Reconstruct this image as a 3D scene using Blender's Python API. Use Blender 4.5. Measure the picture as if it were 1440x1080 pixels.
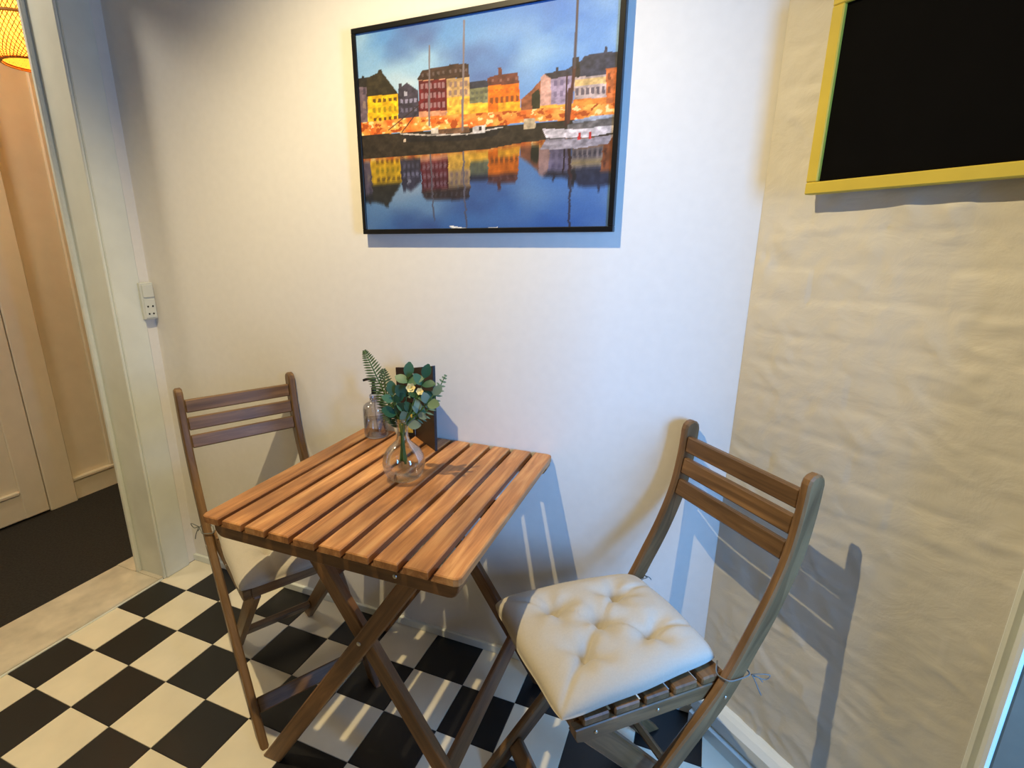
import bpy, bmesh, math, random
import numpy as np
from mathutils import Vector, Matrix, noise
for o in list(bpy.data.objects): bpy.data.objects.remove(o, do_unlink=True)
SC = bpy.context.scene
COL = SC.collection
random.seed(4)
R = math.radians

# ------------------------------------------------------------------ camera, world, lights, exposure
CAM = dict(loc=(1.870, -1.308, 1.264), az=R(-22.625), pitch=R(15.771), roll=R(-0.017), f=736.64, sx=-33.57, sy=12.94)
cd = bpy.data.cameras.new('camera'); cam = bpy.data.objects.new('camera', cd); COL.objects.link(cam)
cd.sensor_fit = 'HORIZONTAL'; cd.sensor_width = 36.0
cd.lens = CAM['f'] / 1440 * 36.0
cd.shift_x = -CAM['sx'] / 1440.0
cd.shift_y = CAM['sy'] / 1440.0
cd.clip_start = 0.02
_f = Vector((math.sin(CAM['az'])*math.cos(CAM['pitch']), math.cos(CAM['az'])*math.cos(CAM['pitch']), -math.sin(CAM['pitch'])))
_r = Vector((math.cos(CAM['az']), -math.sin(CAM['az']), 0)); _u = _r.cross(_f)
_c, _s = math.cos(CAM['roll']), math.sin(CAM['roll'])
_r2 = _c*_r + _s*_u; _u2 = -_s*_r + _c*_u
cam.matrix_world = Matrix(((_r2.x, _u2.x, -_f.x, CAM['loc'][0]), (_r2.y, _u2.y, -_f.y, CAM['loc'][1]), (_r2.z, _u2.z, -_f.z, CAM['loc'][2]), (0, 0, 0, 1)))
SC.camera = cam

SC.view_settings.view_transform = 'Standard'
SC.view_settings.look = 'None'
SC.view_settings.gamma = 1.0
SC.view_settings.use_curve_mapping = False
SC.view_settings.exposure = 0.0

wd = bpy.data.worlds.new('world'); SC.world = wd; wd.use_nodes = True
wd.node_tree.nodes['Background'].inputs[0].default_value = (0.36, 0.55, 0.95, 1)
wd.node_tree.nodes['Background'].inputs[1].default_value = 0.06

def light(name, kind, loc, energy, color, target=None, **kw):
    ld = bpy.data.lights.new(name, kind); ld.energy = energy; ld.color = color
    for k, v in kw.items(): setattr(ld, k, v)
    o = bpy.data.objects.new(name, ld); COL.objects.link(o); o.location = loc
    if target is not None:
        o.rotation_euler = (Vector(target) - Vector(loc)).to_track_quat('-Z', 'Y').to_euler()
    return o
# warm ceiling spot above the table (its slat shadows give its place)
light('ceiling_spot_light', 'SPOT', (1.10, -0.88, 2.53), 124, (1.0, 0.80, 0.46), (1.27, -0.60, 0.5), shadow_soft_size=0.013, spot_size=R(122), spot_blend=0.70)
# daylight coming through the opening to the right
light('daylight', 'AREA', (3.30, -1.30, 1.15), 70, (0.15, 0.44, 1.0), (1.7, 0.0, 0.75), shape='RECTANGLE', size=0.62, size_y=0.9)
# bulb in the rattan pendant of the hallway
light('hall_bulb', 'POINT', (-0.60, 0.125, 2.06), 14, (1.0, 0.66, 0.28), shadow_soft_size=0.05)
light('hall_fill_light', 'AREA', (-0.55, -0.7, 2.3), 8, (1.0, 0.90, 0.72), (-1.0, 0.2, 0.6), shape='DISK', size=0.3)  # added fill to brighten the hall, no fixture hangs here

# ------------------------------------------------------------------ materials
def lin(c):
    return tuple(((v/255)/12.92 if v/255 <= 0.04045 else ((v/255+0.055)/1.055)**2.4) for v in c)
def new_mat(name):
    m = bpy.data.materials.new(name); m.use_nodes = True
    nt = m.node_tree; b = nt.nodes['Principled BSDF']
    return m, nt, b
def N(nt, t, **kw):
    n = nt.nodes.new(t)
    for k, v in kw.items(): setattr(n, k, v)
    return n
def ramp(nt, stops):
    n = N(nt, 'ShaderNodeValToRGB'); e = n.color_ramp.elements
    while len(e) < len(stops): e.new(0.5)
    for i, (p, c) in enumerate(stops):
        e[i].position = p; e[i].color = (*lin(c), 1)
    return n
def plain(name, c, rough=0.5, metal=0.0, var=0.06, bump=0.0, scale=12.0, coat=0.0, spec=0.5):
    m, nt, b = new_mat(name)
    tc = N(nt, 'ShaderNodeTexCoord'); nz = N(nt, 'ShaderNodeTexNoise'); nz.inputs['Scale'].default_value = scale; nz.inputs['Detail'].default_value = 4
    nt.links.new(tc.outputs['Object'], nz.inputs['Vector'])
    d = tuple(max(0, v*(1-var)) for v in c); h = tuple(min(255, v*(1+var)) for v in c)
    rp = ramp(nt, [(0.3, d), (0.7, h)])
    nt.links.new(nz.outputs['Fac'], rp.inputs['Fac']); nt.links.new(rp.outputs['Color'], b.inputs['Base Color'])
    b.inputs['Roughness'].default_value = rough; b.inputs['Metallic'].default_value = metal
    b.inputs['Coat Weight'].default_value = coat; b.inputs['Specular IOR Level'].default_value = spec
    if bump:
        bp = N(nt, 'ShaderNodeBump'); bp.inputs['Strength'].default_value = bump; bp.inputs['Distance'].default_value = 0.002
        nt.links.new(nz.outputs['Fac'], bp.inputs['Height']); nt.links.new(bp.outputs['Normal'], b.inputs['Normal'])
    return m
def wood(name, dark, mid, light_, rough=0.45, var=0.35):
    m, nt, b = new_mat(name)
    at = N(nt, 'ShaderNodeAttribute'); at.attribute_name = 'gc'
    oi = N(nt, 'ShaderNodeObjectInfo')
    mp = N(nt, 'ShaderNodeMapping'); mp.inputs['Scale'].default_value = (2.2, 26, 26)
    ad = N(nt, 'ShaderNodeVectorMath', operation='ADD')
    cb = N(nt, 'ShaderNodeCombineXYZ')
    ml = N(nt, 'ShaderNodeMath', operation='MULTIPLY'); ml.inputs[1].default_value = 37.0
    nt.links.new(oi.outputs['Random'], ml.inputs[0]); nt.links.new(ml.outputs[0], cb.inputs[0]); nt.links.new(ml.outputs[0], cb.inputs[1])
    nt.links.new(at.outputs['Vector'], ad.inputs[0]); nt.links.new(cb.outputs[0], ad.inputs[1])
    nt.links.new(ad.outputs[0], mp.inputs['Vector'])
    nz = N(nt, 'ShaderNodeTexNoise'); nz.inputs['Scale'].default_value = 1.6; nz.inputs['Detail'].default_value = 6; nz.inputs['Roughness'].default_value = 0.62; nz.inputs['Distortion'].default_value = 0.8
    nt.links.new(mp.outputs[0], nz.inputs['Vector'])
    rp = ramp(nt, [(0.28, dark), (0.5, mid), (0.74, light_)])
    nt.links.new(nz.outputs['Fac'], rp.inputs['Fac'])
    mp2 = N(nt, 'ShaderNodeMapping'); mp2.inputs['Scale'].default_value = (5, 14, 14)
    nt.links.new(ad.outputs[0], mp2.inputs['Vector'])
    n2 = N(nt, 'ShaderNodeTexNoise'); n2.inputs['Scale'].default_value = 1.0; n2.inputs['Detail'].default_value = 2
    nt.links.new(mp2.outputs[0], n2.inputs['Vector'])
    hsv = N(nt, 'ShaderNodeHueSaturation')
    mr = N(nt, 'ShaderNodeMapRange'); mr.inputs[1].default_value = 0.3; mr.inputs[2].default_value = 0.7; mr.inputs[3].default_value = 1-var; mr.inputs[4].default_value = 1+var
    nt.links.new(n2.outputs['Fac'], mr.inputs[0])
    mo = N(nt, 'ShaderNodeMapRange'); mo.inputs[3].default_value = 0.84; mo.inputs[4].default_value = 1.14
    nt.links.new(oi.outputs['Random'], mo.inputs[0])
    mm = N(nt, 'ShaderNodeMath', operation='MULTIPLY'); nt.links.new(mr.outputs[0], mm.inputs[0]); nt.links.new(mo.outputs[0], mm.inputs[1])
    nt.links.new(mm.outputs[0], hsv.inputs['Value']); nt.links.new(rp.outputs['Color'], hsv.inputs['Color'])
    nt.links.new(hsv.outputs['Color'], b.inputs['Base Color'])
    b.inputs['Roughness'].default_value = rough
    bp = N(nt, 'ShaderNodeBump'); bp.inputs['Strength'].default_value = 0.12; bp.inputs['Distance'].default_value = 0.001
    nt.links.new(nz.outputs['Fac'], bp.inputs['Height']); nt.links.new(bp.outputs['Normal'], b.inputs['Normal'])
    return m
M = {}
M['wall'] = plain('white_wall_paint', (234, 230, 222), 0.62, var=0.008, bump=0.04, scale=40)
M['front'] = plain('dark_unseen_wall', (120, 112, 100), 0.6)  # out-of-view wall, kept dark to cut bounced light
M['dark_taupe'] = plain('dimming_taupe', (112, 100, 84), 0.5)  # chosen dark to tone down daylight on jamb panel and next-room wall
M['trim'] = plain('white_gloss_trim', (226, 230, 222), 0.28, var=0.02, bump=0.05, scale=9)
M['ceil'] = plain('ceiling_paint', (190, 188, 182), 0.7, var=0.01)
M['tile_w'] = plain('cream_white_tile', (236, 227, 203), 0.32, var=0.03, bump=0.05, scale=7)
M['tile_b'] = plain('black_tile', (24, 24, 25), 0.34, var=0.12, bump=0.05, scale=7)
M['grout'] = plain('tile_joint', (92, 86, 76), 0.8)
M['thresh'] = plain('painted_threshold', (208, 198, 178), 0.45, var=0.07, bump=0.15, scale=14)
M['carpet'] = plain('dark_carpet', (38, 35, 32), 0.95, var=0.25, bump=0.8, scale=120)
M['hall'] = plain('hall_paint', (232, 220, 196), 0.5, var=0.015)
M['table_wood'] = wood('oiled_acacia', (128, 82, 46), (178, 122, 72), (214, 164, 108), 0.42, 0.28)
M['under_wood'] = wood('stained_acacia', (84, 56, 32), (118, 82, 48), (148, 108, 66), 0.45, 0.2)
M['chair_wood'] = wood('brown_stained_acacia', (86, 63, 39), (116, 87, 56), (146, 113, 76), 0.40, 0.18)
M['screw'] = plain('steel_screw', (196, 196, 190), 0.3, metal=1.0, var=0.03)
M['black_frame'] = plain('black_frame', (14, 14, 15), 0.35, var=0.1)
M['yellow'] = plain('yellow_paint', (206, 182, 66), 0.45, var=0.03)
M['board'] = plain('chalkboard_black', (9, 8, 7), 0.8, var=0.15, spec=0.06)
M['cord'] = plain('grey_cord', (120, 124, 122), 0.8, var=0.1)
M['plastic'] = plain('white_plastic', (214, 216, 206), 0.35, var=0.01)
M['hole'] = plain('socket_hole', (30, 30, 28), 0.6)
M['blackp'] = plain('black_plastic', (16, 16, 17), 0.35)
M['menu'] = plain('dark_brown_board', (44, 32, 26), 0.5, var=0.2)
M['menu_edge'] = plain('black_board_edge', (22, 20, 20), 0.5, var=0.1)
M['stem'] = plain('green_stem', (70, 104, 44), 0.5, var=0.15)
M['flower'] = plain('cream_petal', (244, 226, 160), 0.6, var=0.05)
M['rattan'] = None
def leafmat(name, a, b_):
    m, nt, b = new_mat(name)
    oi = N(nt, 'ShaderNodeObjectInfo'); rp = ramp(nt, [(0.0, a), (1.0, b_)])
    nt.links.new(oi.outputs['Random'], rp.inputs['Fac']); nt.links.new(rp.outputs['Color'], b.inputs['Base Color'])
    b.inputs['Roughness'].default_value = 0.5
    return m
M['euca'] = leafmat('eucalyptus_leaf', (30, 78, 54), (86, 128, 94))
M['fern'] = leafmat('fern_leaf', (46, 66, 34), (70, 92, 52))
M['grey_leaf'] = leafmat('grey_green_leaf', (104, 128, 96), (140, 156, 130))
# tile cotton
def fabric(name, c):
    m, nt, b = new_mat(name)
    tc = N(nt, 'ShaderNodeTexCoord')
    nz = N(nt, 'ShaderNodeTexNoise'); nz.inputs['Scale'].default_value = 260; nz.inputs['Detail'].default_value = 2
    n2 = N(nt, 'ShaderNodeTexNoise'); n2.inputs['Scale'].default_value = 22; n2.inputs['Detail'].default_value = 4
    nt.links.new(tc.outputs['Object'], nz.inputs['Vector']); nt.links.new(tc.outputs['Object'], n2.inputs['Vector'])
    rp = ramp(nt, [(0.3, tuple(v*0.975 for v in c)), (0.7, c)])
    nt.links.new(nz.outputs['Fac'], rp.inputs['Fac']); nt.links.new(rp.outputs['Color'], b.inputs['Base Color'])
    b.inputs['Roughness'].default_value = 0.9; b.inputs['Sheen Weight'].default_value = 0.15
    ad = N(nt, 'ShaderNodeMath', operation='ADD'); ml = N(nt, 'ShaderNodeMath', operation='MULTIPLY'); ml.inputs[1].default_value = 0.15
    nt.links.new(nz.outputs['Fac'], ml.inputs[0]); nt.links.new(ml.outputs[0], ad.inputs[0]); nt.links.new(n2.outputs['Fac'], ad.inputs[1])
    bp = N(nt, 'ShaderNodeBump'); bp.inputs['Strength'].default_value = 0.25; bp.inputs['Distance'].default_value = 0.003
    nt.links.new(ad.outputs[0], bp.inputs['Height']); nt.links.new(bp.outputs['Normal'], b.inputs['Normal'])
    return m
M['cushion'] = fabric('natural_cotton', (196, 188, 172))
def glassmat(name, tint=(0.975, 0.98, 0.975), edge=0.55):
    m = bpy.data.materials.new(name); m.use_nodes = True; nt = m.node_tree; nt.nodes.clear()
    out = N(nt, 'ShaderNodeOutputMaterial'); mix = N(nt, 'ShaderNodeMixShader'); tr = N(nt, 'ShaderNodeBsdfTransparent'); gl = N(nt, 'ShaderNodeBsdfGlossy')
    tr.inputs['Color'].default_value = (*tint, 1); gl.inputs['Roughness'].default_value = 0.03; gl.inputs['Color'].default_value = (0.95, 0.97, 1, 1)
    fr = N(nt, 'ShaderNodeLayerWeight'); fr.inputs['Blend'].default_value = 0.32
    mr = N(nt, 'ShaderNodeMapRange'); mr.inputs[3].default_value = 0.02; mr.inputs[4].default_value = edge
    nt.links.new(fr.outputs['Fresnel'], mr.inputs[0]); nt.links.new(mr.outputs[0], mix.inputs[0])
    nt.links.new(tr.outputs[0], mix.inputs[1]); nt.links.new(gl.outputs[0], mix.inputs[2]); nt.links.new(mix.outputs[0], out.inputs[0])
    return m
M['glass'] = glassmat('clear_glass')
M['bottle'] = glassmat('clear_bottle_plastic', (0.90, 0.89, 0.90), 0.6)
# plastered, painted brick
def plastermat():
    m, nt, b = new_mat('painted_plaster')
    tc = N(nt, 'ShaderNodeTexCoord'); mp = N(nt, 'ShaderNodeMapping'); mp.inputs['Scale'].default_value = (1, 1, 1.25)
    nt.links.new(tc.outputs['Object'], mp.inputs['Vector'])
    nz = N(nt, 'ShaderNodeTexNoise'); nz.inputs['Scale'].default_value = 13; nz.inputs['Detail'].default_value = 5; nz.inputs['Roughness'].default_value = 0.6; nz.inputs['Distortion'].default_value = 0.5
    n2 = N(nt, 'ShaderNodeTexNoise'); n2.inputs['Scale'].default_value = 3; n2.inputs['Detail'].default_value = 3
    nt.links.new(mp.outputs[0], nz.inputs['Vector']); nt.links.new(tc.outputs['Object'], n2.inputs['Vector'])
    rp = ramp(nt, [(0.3, (204, 200, 188)), (0.7, (218, 214, 203))])
    nt.links.new(n2.outputs['Fac'], rp.inputs['Fac']); nt.links.new(rp.outputs['Color'], b.inputs['Base Color'])
    b.inputs['Roughness'].default_value = 0.38
    bp = N(nt, 'ShaderNodeBump'); bp.inputs['Strength'].default_value = 0.5; bp.inputs['Distance'].default_value = 0.005
    nt.links.new(nz.outputs['Fac'], bp.inputs['Height']); nt.links.new(bp.outputs['Normal'], b.inputs['Normal'])
    return m
M['plaster'] = plastermat()
def shademat():
    m = bpy.data.materials.new('woven_bamboo'); m.use_nodes = True; nt = m.node_tree; nt.nodes.clear()
    out = N(nt, 'ShaderNodeOutputMaterial'); mix = N(nt, 'ShaderNodeMixShader'); mix.inputs[0].default_value = 0.6
    di = N(nt, 'ShaderNodeBsdfDiffuse'); tr = N(nt, 'ShaderNodeBsdfTranslucent')
    di.inputs[0].default_value = (*lin((226, 176, 84)), 1); tr.inputs[0].default_value = (*lin((250, 206, 110)), 1)
    nt.links.new(di.outputs[0], mix.inputs[1]); nt.links.new(tr.outputs[0], mix.inputs[2]); nt.links.new(mix.outputs[0], out.inputs[0])
    return m
M['rattan'] = shademat()
M['rattan_dark'] = plain('bamboo_band', (176, 116, 42), 0.6, var=0.1)

# ------------------------------------------------------------------ mesh helpers
def gc_attr(me, arr):
    a = me.attributes.new('gc', 'FLOAT_VECTOR', 'POINT')
    a.data.foreach_set('vector', np.asarray(arr, np.float32).ravel())
def link(name, me, mat, parent=None, loc=None, rot=None):
    if mat is not None: me.materials.append(mat)
    o = bpy.data.objects.new(name, me); COL.objects.link(o)
    if parent is not None: o.parent = parent
    if loc is not None: o.location = loc
    if rot is not None: o.rotation_euler = rot
    return o
def tag(o, label=None, cat=None, group=None, kind=None):
    if label: o['label'] = label
    if cat: o['category'] = cat
    if group: o['group'] = group
    if kind: o['kind'] = kind
    return o
def empty(name, loc=(0, 0, 0), rz=0.0):
    o = bpy.data.objects.new(name, None); COL.objects.link(o); o.location = loc; o.rotation_euler = (0, 0, rz); o.empty_display_size = 0.05
    return o
def me_from(name, verts, faces, smooth=False):
    me = bpy.data.meshes.new(name); me.from_pydata([tuple(v) for v in verts], [], faces); me.update()
    if smooth: me.polygons.foreach_set('use_smooth', [True]*len(me.polygons))
    return me
def fix_normals(me):
    bm = bmesh.new(); bm.from_mesh(me); bmesh.ops.recalc_face_normals(bm, faces=bm.faces); bm.to_mesh(me); bm.free()
def rbox(name, L, W, H, r=0.002, seg=1):
    """box along X (length L), W in Y, H in Z, centred, bevelled; gc = own coordinates"""
    bm = bmesh.new(); bmesh.ops.create_cube(bm, size=1.0)
    for v in bm.verts: v.co = Vector((v.co.x*L, v.co.y*W, v.co.z*H))
    if r: bmesh.ops.bevel(bm, geom=list(bm.edges), offset=r, segments=seg, affect='EDGES', profile=0.5)
    me = bpy.data.meshes.new(name); bm.to_mesh(me); bm.free()
    gc_attr(me, [v.co[:] for v in me.vertices])
    return me
def box(name, lo, hi, mat, parent=None, r=0.0015, axis=0):
    """axis aligned box between lo and hi; grain along axis"""
    lo = Vector(lo); hi = Vector(hi); d = hi-lo
    me = rbox(name, d.x, d.y, d.z, r)
    if axis:
        p = [v.co[:] for v in me.vertices]
        p = [(q[1], q[0], q[2]) if axis == 1 else (q[2], q[1], q[0]) for q in p]
        me.attributes['gc'].data.foreach_set('vector', np.asarray(p, np.float32).ravel())
    return link(name, me, mat, parent, (lo+hi)/2)
def bar(name, p, q, W, H, mat, parent=None, r=0.003, up=(0, 0, 1)):
    """bevelled bar from p to q; W across, H along up"""
    p = Vector(p); q = Vector(q); x = (q-p).normalized(); y = Vector(up).cross(x).normalized(); z = x.cross(y)
    me = rbox(name, (q-p).length, W, H, r)
    o = link(name, me, mat, parent)
    m = Matrix((x, y, z)).transposed().to_4x4(); m.translation = (p+q)/2
    o.matrix_local = m
    return o
def prism(name, outline, t, mat, parent=None, bev=0.003, plane='XZ', gcs=None, loc=None):
    """outline (list of 2D) extruded by thickness t about the plane, edges bevelled by inset rings"""
    n = len(outline); vs = []; g = []
    P = [Vector((a, b)) for a, b in outline]
    area = sum(P[i].x*P[(i+1) % n].y-P[(i+1) % n].x*P[i].y for i in range(n))
    if area < 0: P = P[::-1]; gcs = gcs[::-1] if gcs else None
    ins = []
    for i in range(n):
        a = (P[i]-P[i-1]).normalized(); b = (P[(i+1) % n]-P[i]).normalized()
        na = Vector((-a.y, a.x)); nb = Vector((-b.y, b.x)); m = (na+nb)
        m = m.normalized() if m.length > 1e-6 else na
        ins.append(P[i]+m*bev/max(0.5, m.dot(na)))
    rings = [(ins, -t/2), (P, -t/2+bev), (P, t/2-bev), (ins, t/2)]
    for pts, h in rings:
        for i, p in enumerate(pts):
            if plane == 'XZ': vs.append((p.x, h, p.y))
            elif plane == 'XY': vs.append((p.x, p.y, h))
            else: vs.append((h, p.x, p.y))
            g.append((gcs[i][0], gcs[i][1], h) if gcs else (p.x, p.y, h))
    fs = []
    for k in range(3):
        for i in range(n):
            j = (i+1) % n; fs.append((k*n+i, k*n+j, (k+1)*n+j, (k+1)*n+i))
    fs.append(tuple(range(n-1, -1, -1))); fs.append(tuple(3*n+i for i in range(n)))
    me = me_from(name, vs, fs); gc_attr(me, g); fix_normals(me)
    return link(name, me, mat, parent, loc)
def lathe(name, prof, mat, parent=None, n=32, loc=None, smooth=True, close=False):
    vs = []; fs = []
    for r, z in prof:
        for k in range(n):
            a = 2*math.pi*k/n; vs.append((r*math.cos(a), r*math.sin(a), z))
    for i in range(len(prof)-1):
        for k in range(n):
            j = (k+1) % n; fs.append((i*n+k, i*n+j, (i+1)*n+j, (i+1)*n+k))
    if close: fs.append(tuple(range(n-1, -1, -1))); fs.append(tuple((len(prof)-1)*n+k for k in range(n)))
    me = me_from(name, vs, fs, smooth)
    fix_normals(me)
    return link(name, me, mat, parent, loc)
def tube_geo(pts, rad, n=7):
    pts = [Vector(p) for p in pts]; vs = []; fs = []
    ref = Vector((0.3, 0.2, 1)).normalized()
    for i, p in enumerate(pts):
        d = (pts[min(i+1, len(pts)-1)]-pts[max(i-1, 0)]).normalized()
        a = d.cross(ref)
        if a.length < 1e-3: a = d.cross(Vector((1, 0, 0)))
        a.normalize(); b = d.cross(a)
        r = rad[i] if isinstance(rad, (list, tuple)) else rad
        for k in range(n):
            t = 2*math.pi*k/n; vs.append(p+a*r*math.cos(t)+b*r*math.sin(t))
    for i in range(len(pts)-1):
        for k in range(n):
            j = (k+1) % n; fs.append((i*n+k, i*n+j, (i+1)*n+j, (i+1)*n+k))
    fs.append(tuple(range(n-1, -1, -1))); fs.append(tuple((len(pts)-1)*n+k for k in range(n)))
    return vs, fs
def smooth_pts(pts, m=6):
    pts = [Vector(p) for p in pts]; out = []
    for i in range(len(pts)-1):
        p0 = pts[max(i-1, 0)]; p1 = pts[i]; p2 = pts[i+1]; p3 = pts[min(i+2, len(pts)-1)]
        for k in range(m):
            t = k/m
            out.append(0.5*((2*p1)+(-p0+p2)*t+(2*p0-5*p1+4*p2-p3)*t*t+(-p0+3*p1-3*p2+p3)*t**3))
    out.append(pts[-1]); return out
def tube(name, pts, rad, mat, parent=None, n=7, sm=6):
    if sm: pts = smooth_pts(pts, sm)
    if isinstance(rad, tuple):
        a, b = rad; rad = [a+(b-a)*i/(len(pts)-1) for i in range(len(pts))]
    vs, fs = tube_geo(pts, rad, n); me = me_from(name, vs, fs, True); fix_normals(me)
    return link(name, me, mat, parent)
def struct(o): o['kind'] = 'structure'; return o

# ------------------------------------------------------------------ the room
XR = 1.955                                   # where the back wall meets the diagonal wall
DA = R(40); DD = Vector((math.cos(DA), -math.sin(DA), 0)); DN = Vector((-math.sin(DA), -math.cos(DA), 0))   # along / inward normal of the diagonal wall
DL = 0.548; PE = Vector((XR, 0, 0))+DD*DL     # its far end
CEIL = 2.60; YB = -2.7; XW = PE.x
s_ = struct(box('wall_back', (-0.13, 0, 0), (XR+0.12, 0.10, CEIL), M['wall'], r=0))
# left wall with the doorway
D0, D1, DH = -0.945, -0.14, 2.08
wl = struct(box('wall_left', (-0.13, D1, 0), (0.0, 0.0, CEIL), M['wall'], r=0.0))
struct(box('wall_left', (-0.13, YB, 0), (0.0, D0, CEIL), M['wall'], r=0))
struct(box('wall_left', (-0.13, D0, DH), (0.0, D1, CEIL), M['wall'], r=0))
struct(box('wall_front', (-0.13, YB-0.1, 0), (XW+0.12, YB, CEIL), M['front'], r=0))
struct(box('ceiling', (-0.2, YB-0.1, CEIL), (XW+0.2, 0.1, CEIL+0.08), M['ceil'], r=0))
# right wall (beyond the frame) with the opening the daylight comes through
O0, O1, OH = -0.90, PE.y-0.052, 2.05  # opening narrowed so the unseen wall blocks daylight from the left side
struct(box('wall_right', (XW, YB, 0), (XW+0.12, O0, CEIL), M['wall'], r=0))
struct(box('wall_right', (XW, O0, OH), (XW+0.12, PE.y, CEIL), M['wall'], r=0))
struct(box('wall_right', (XW+0.020, O1+0.020, 0), (XW+0.036, PE.y+0.06, OH), M['trim'], r=0.002))
struct(box('jamb_dark_panel', (XW-0.0095, O1+0.002, 0), (XW+0.12, O1+0.019, OH), M['dark_taupe'], r=0.002))  # made-up dark panel, covers the jamb face that daylight overlit
# plastered brick wall: real relief, courses of painted brick showing through the plaster
def plaster_wall():
    nx, nz = 110, 420; vs = []; fs = []
    for j in range(nz+1):
        z = CEIL*j/nz
        for i in range(nx+1):
            d = DL*i/nx
            q = noise.noise(Vector((d*3.1, z*2.3, 1.7)))
            zz = z+0.018*noise.noise(Vector((d*5.0, z*3.0, 4.2)))
            c = zz/0.068; row = math.floor(c); fr = c-row
            e = min(fr, 1-fr); joint = math.exp(-(e/0.13)**2)
            hd = d/0.235+(0.5 if row % 2 else 0)+0.15*noise.noise(Vector((row*1.3, d*2, 0))); hf = hd-math.floor(hd); hj = math.exp(-(min(hf, 1-hf)/0.04)**2)
            br = noise.cell(Vector((math.floor(hd)+.5, row+.5, 3)))
            fade = 0.45+0.55*max(0, min(1, 0.5+1.4*noise.noise(Vector((d*4, z*4, 8)))))
            wx = 0.05*noise.noise(Vector((d*6, z*6, 11))); wz = 0.030*noise.noise(Vector((d*7, z*9, 13)))
            m1 = max(0, min(1, 0.5+1.6*noise.noise(Vector((d*5.5, z*5.5, 21))))); m2 = max(0, min(1, 0.35+1.8*noise.noise(Vector((d*9, z*11, 31)))))
            h = 0.0009*br-0.0010*joint*fade-0.0004*hj*fade+0.0048*q
            h += 0.0034*m1*noise.noise(Vector(((d+wx)*9, (z+wz+0.22*d)*16, 2.1)))
            rg = 1-abs(noise.noise(Vector(((d+wx)*12, (z+wz+0.3*d)*21, 7.7))))*2.2
            h += 0.0026*m2*max(0, rg)**2+0.0010*noise.noise(Vector((d*34, z*44-d*8, 5)))
            edge = min(1, i/6)*min(1, (nx-i)/4)
            p = Vector((XR, 0, z))+DD*d+DN*(h*edge+0.001)
            vs.append(p)
    w = nx+1
    for j in range(nz):
        for i in range(nx): fs.append((j*w+i, j*w+i+1, (j+1)*w+i+1, (j+1)*w+i))
    b0 = len(vs)
    for z in (0, CEIL):
        for d in (0, DL): vs.append(Vector((XR, 0, z))+DD*d-DN*0.10)
    me = me_from('wall_diagonal', vs, fs+[(b0, b0+2, b0+3, b0+1)], True)
    return struct(link('wall_diagonal', me, M['plaster']))
plaster_wall()

# floor with separate tiles
fl = struct(box('floor', (-0.005, YB, -0.06), (XW+0.1, 0.02, -0.003), M['grout'], r=0))
TS = 0.16607; TX = 0.148
def clip(poly, px, py, nx, ny):
    out = []
    for i in range(len(poly)):
        a, b = poly[i-1], poly[i]
        da = (a[0]-px)*nx+(a[1]-py)*ny; db = (b[0]-px)*nx+(b[1]-py)*ny
        if (da >= 0) != (db >= 0):
            t = da/(da-db); out.append((a[0]+(b[0]-a[0])*t, a[1]+(b[1]-a[1])*t))
        if db >= 0: out.append(b)
    return out
flz = -0.0315
def make_tile(i, j):
    g = 0.0006
    x0, x1 = TX+TS*i+g, TX+TS*(i+1)-g; y1, y0 = -TS*(j)-g, -TS*(j+1)+g
    p = [(x0, y0), (x1, y0), (x1, y1), (x0, y1)]
    p = clip(p, 0.002, 0, 1, 0); p = clip(p, XR, 0, DN.x, DN.y) if p else p; p = clip(p, XW-0.001, 0, -1, 0) if p else p; p = clip(p, 0, YB+0.001, 0, 1) if p else p
    if len(p) < 3: return
    cx = sum(q[0] for q in p)/len(p); cy = sum(q[1] for q in p)/len(p)
    a = 0.5*abs(sum(p[k-1][0]*p[k][1]-p[k][0]*p[k-1][1] for k in range(len(p))))
    if a < 2e-5: return
    dz = 0.0003*(noise.cell(Vector((i+.5, j+.5, 1)))-0.5)
    b = 0.0008
    vs = [(x-cx, y-cy, -0.003) for x, y in p]+[(x-cx, y-cy, -b) for x, y in p]
    k = len(p)
    vs += [((x-cx)*(1-b/0.08), (y-cy)*(1-b/0.08), 0) for x, y in p]
    fs = [tuple(range(2*k, 3*k))]
    for r0 in (0, k):
        for m in range(k): fs.append((r0+m, r0+(m+1) % k, r0+k+(m+1) % k, r0+k+m))
    me = me_from('tile', vs, fs)
    black = (i+(j-1)) % 2 == 1
    o = link('tile', me, M['tile_b'] if black else M['tile_w'], fl)
    o.location = (cx-fl.location.x, cy-fl.location.y, dz-fl.location.z)
for j in range(0, 17):
    for i in range(-1, 15): make_tile(i, j)

# skirting boards
struct(box('baseboard_back', (0.0, -0.012, 0), (XR-0.01, 0.0, 0.028), M['trim'], r=0.002))
def sweep_d(name, prof, d0, d1, mat):
    """profile (out, z) swept along the diagonal wall"""
    vs = []; n = len(prof)
    for d in (d0, d1):
        for a, z in prof: vs.append(Vector((XR, 0, z))+DD*d+DN*a)
    fs = [(i, (i+1) % n, n+(i+1) % n, n+i) for i in range(n)]+[tuple(range(n-1, -1, -1)), tuple(range(n, 2*n))]
    me = me_from(name, vs, fs); fix_normals(me); return link(name, me, mat)
struct(sweep_d('baseboard_right', [(0.0, 0), (0.042, 0), (0.042, 0.036), (0.030, 0.040), (0.030, 0.046), (0.036, 0.050), (0.034, 0.082), (0.022, 0.096), (0.012, 0.104), (0.0, 0.106)], 0.012, DL-0.03, M['trim']))

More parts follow.
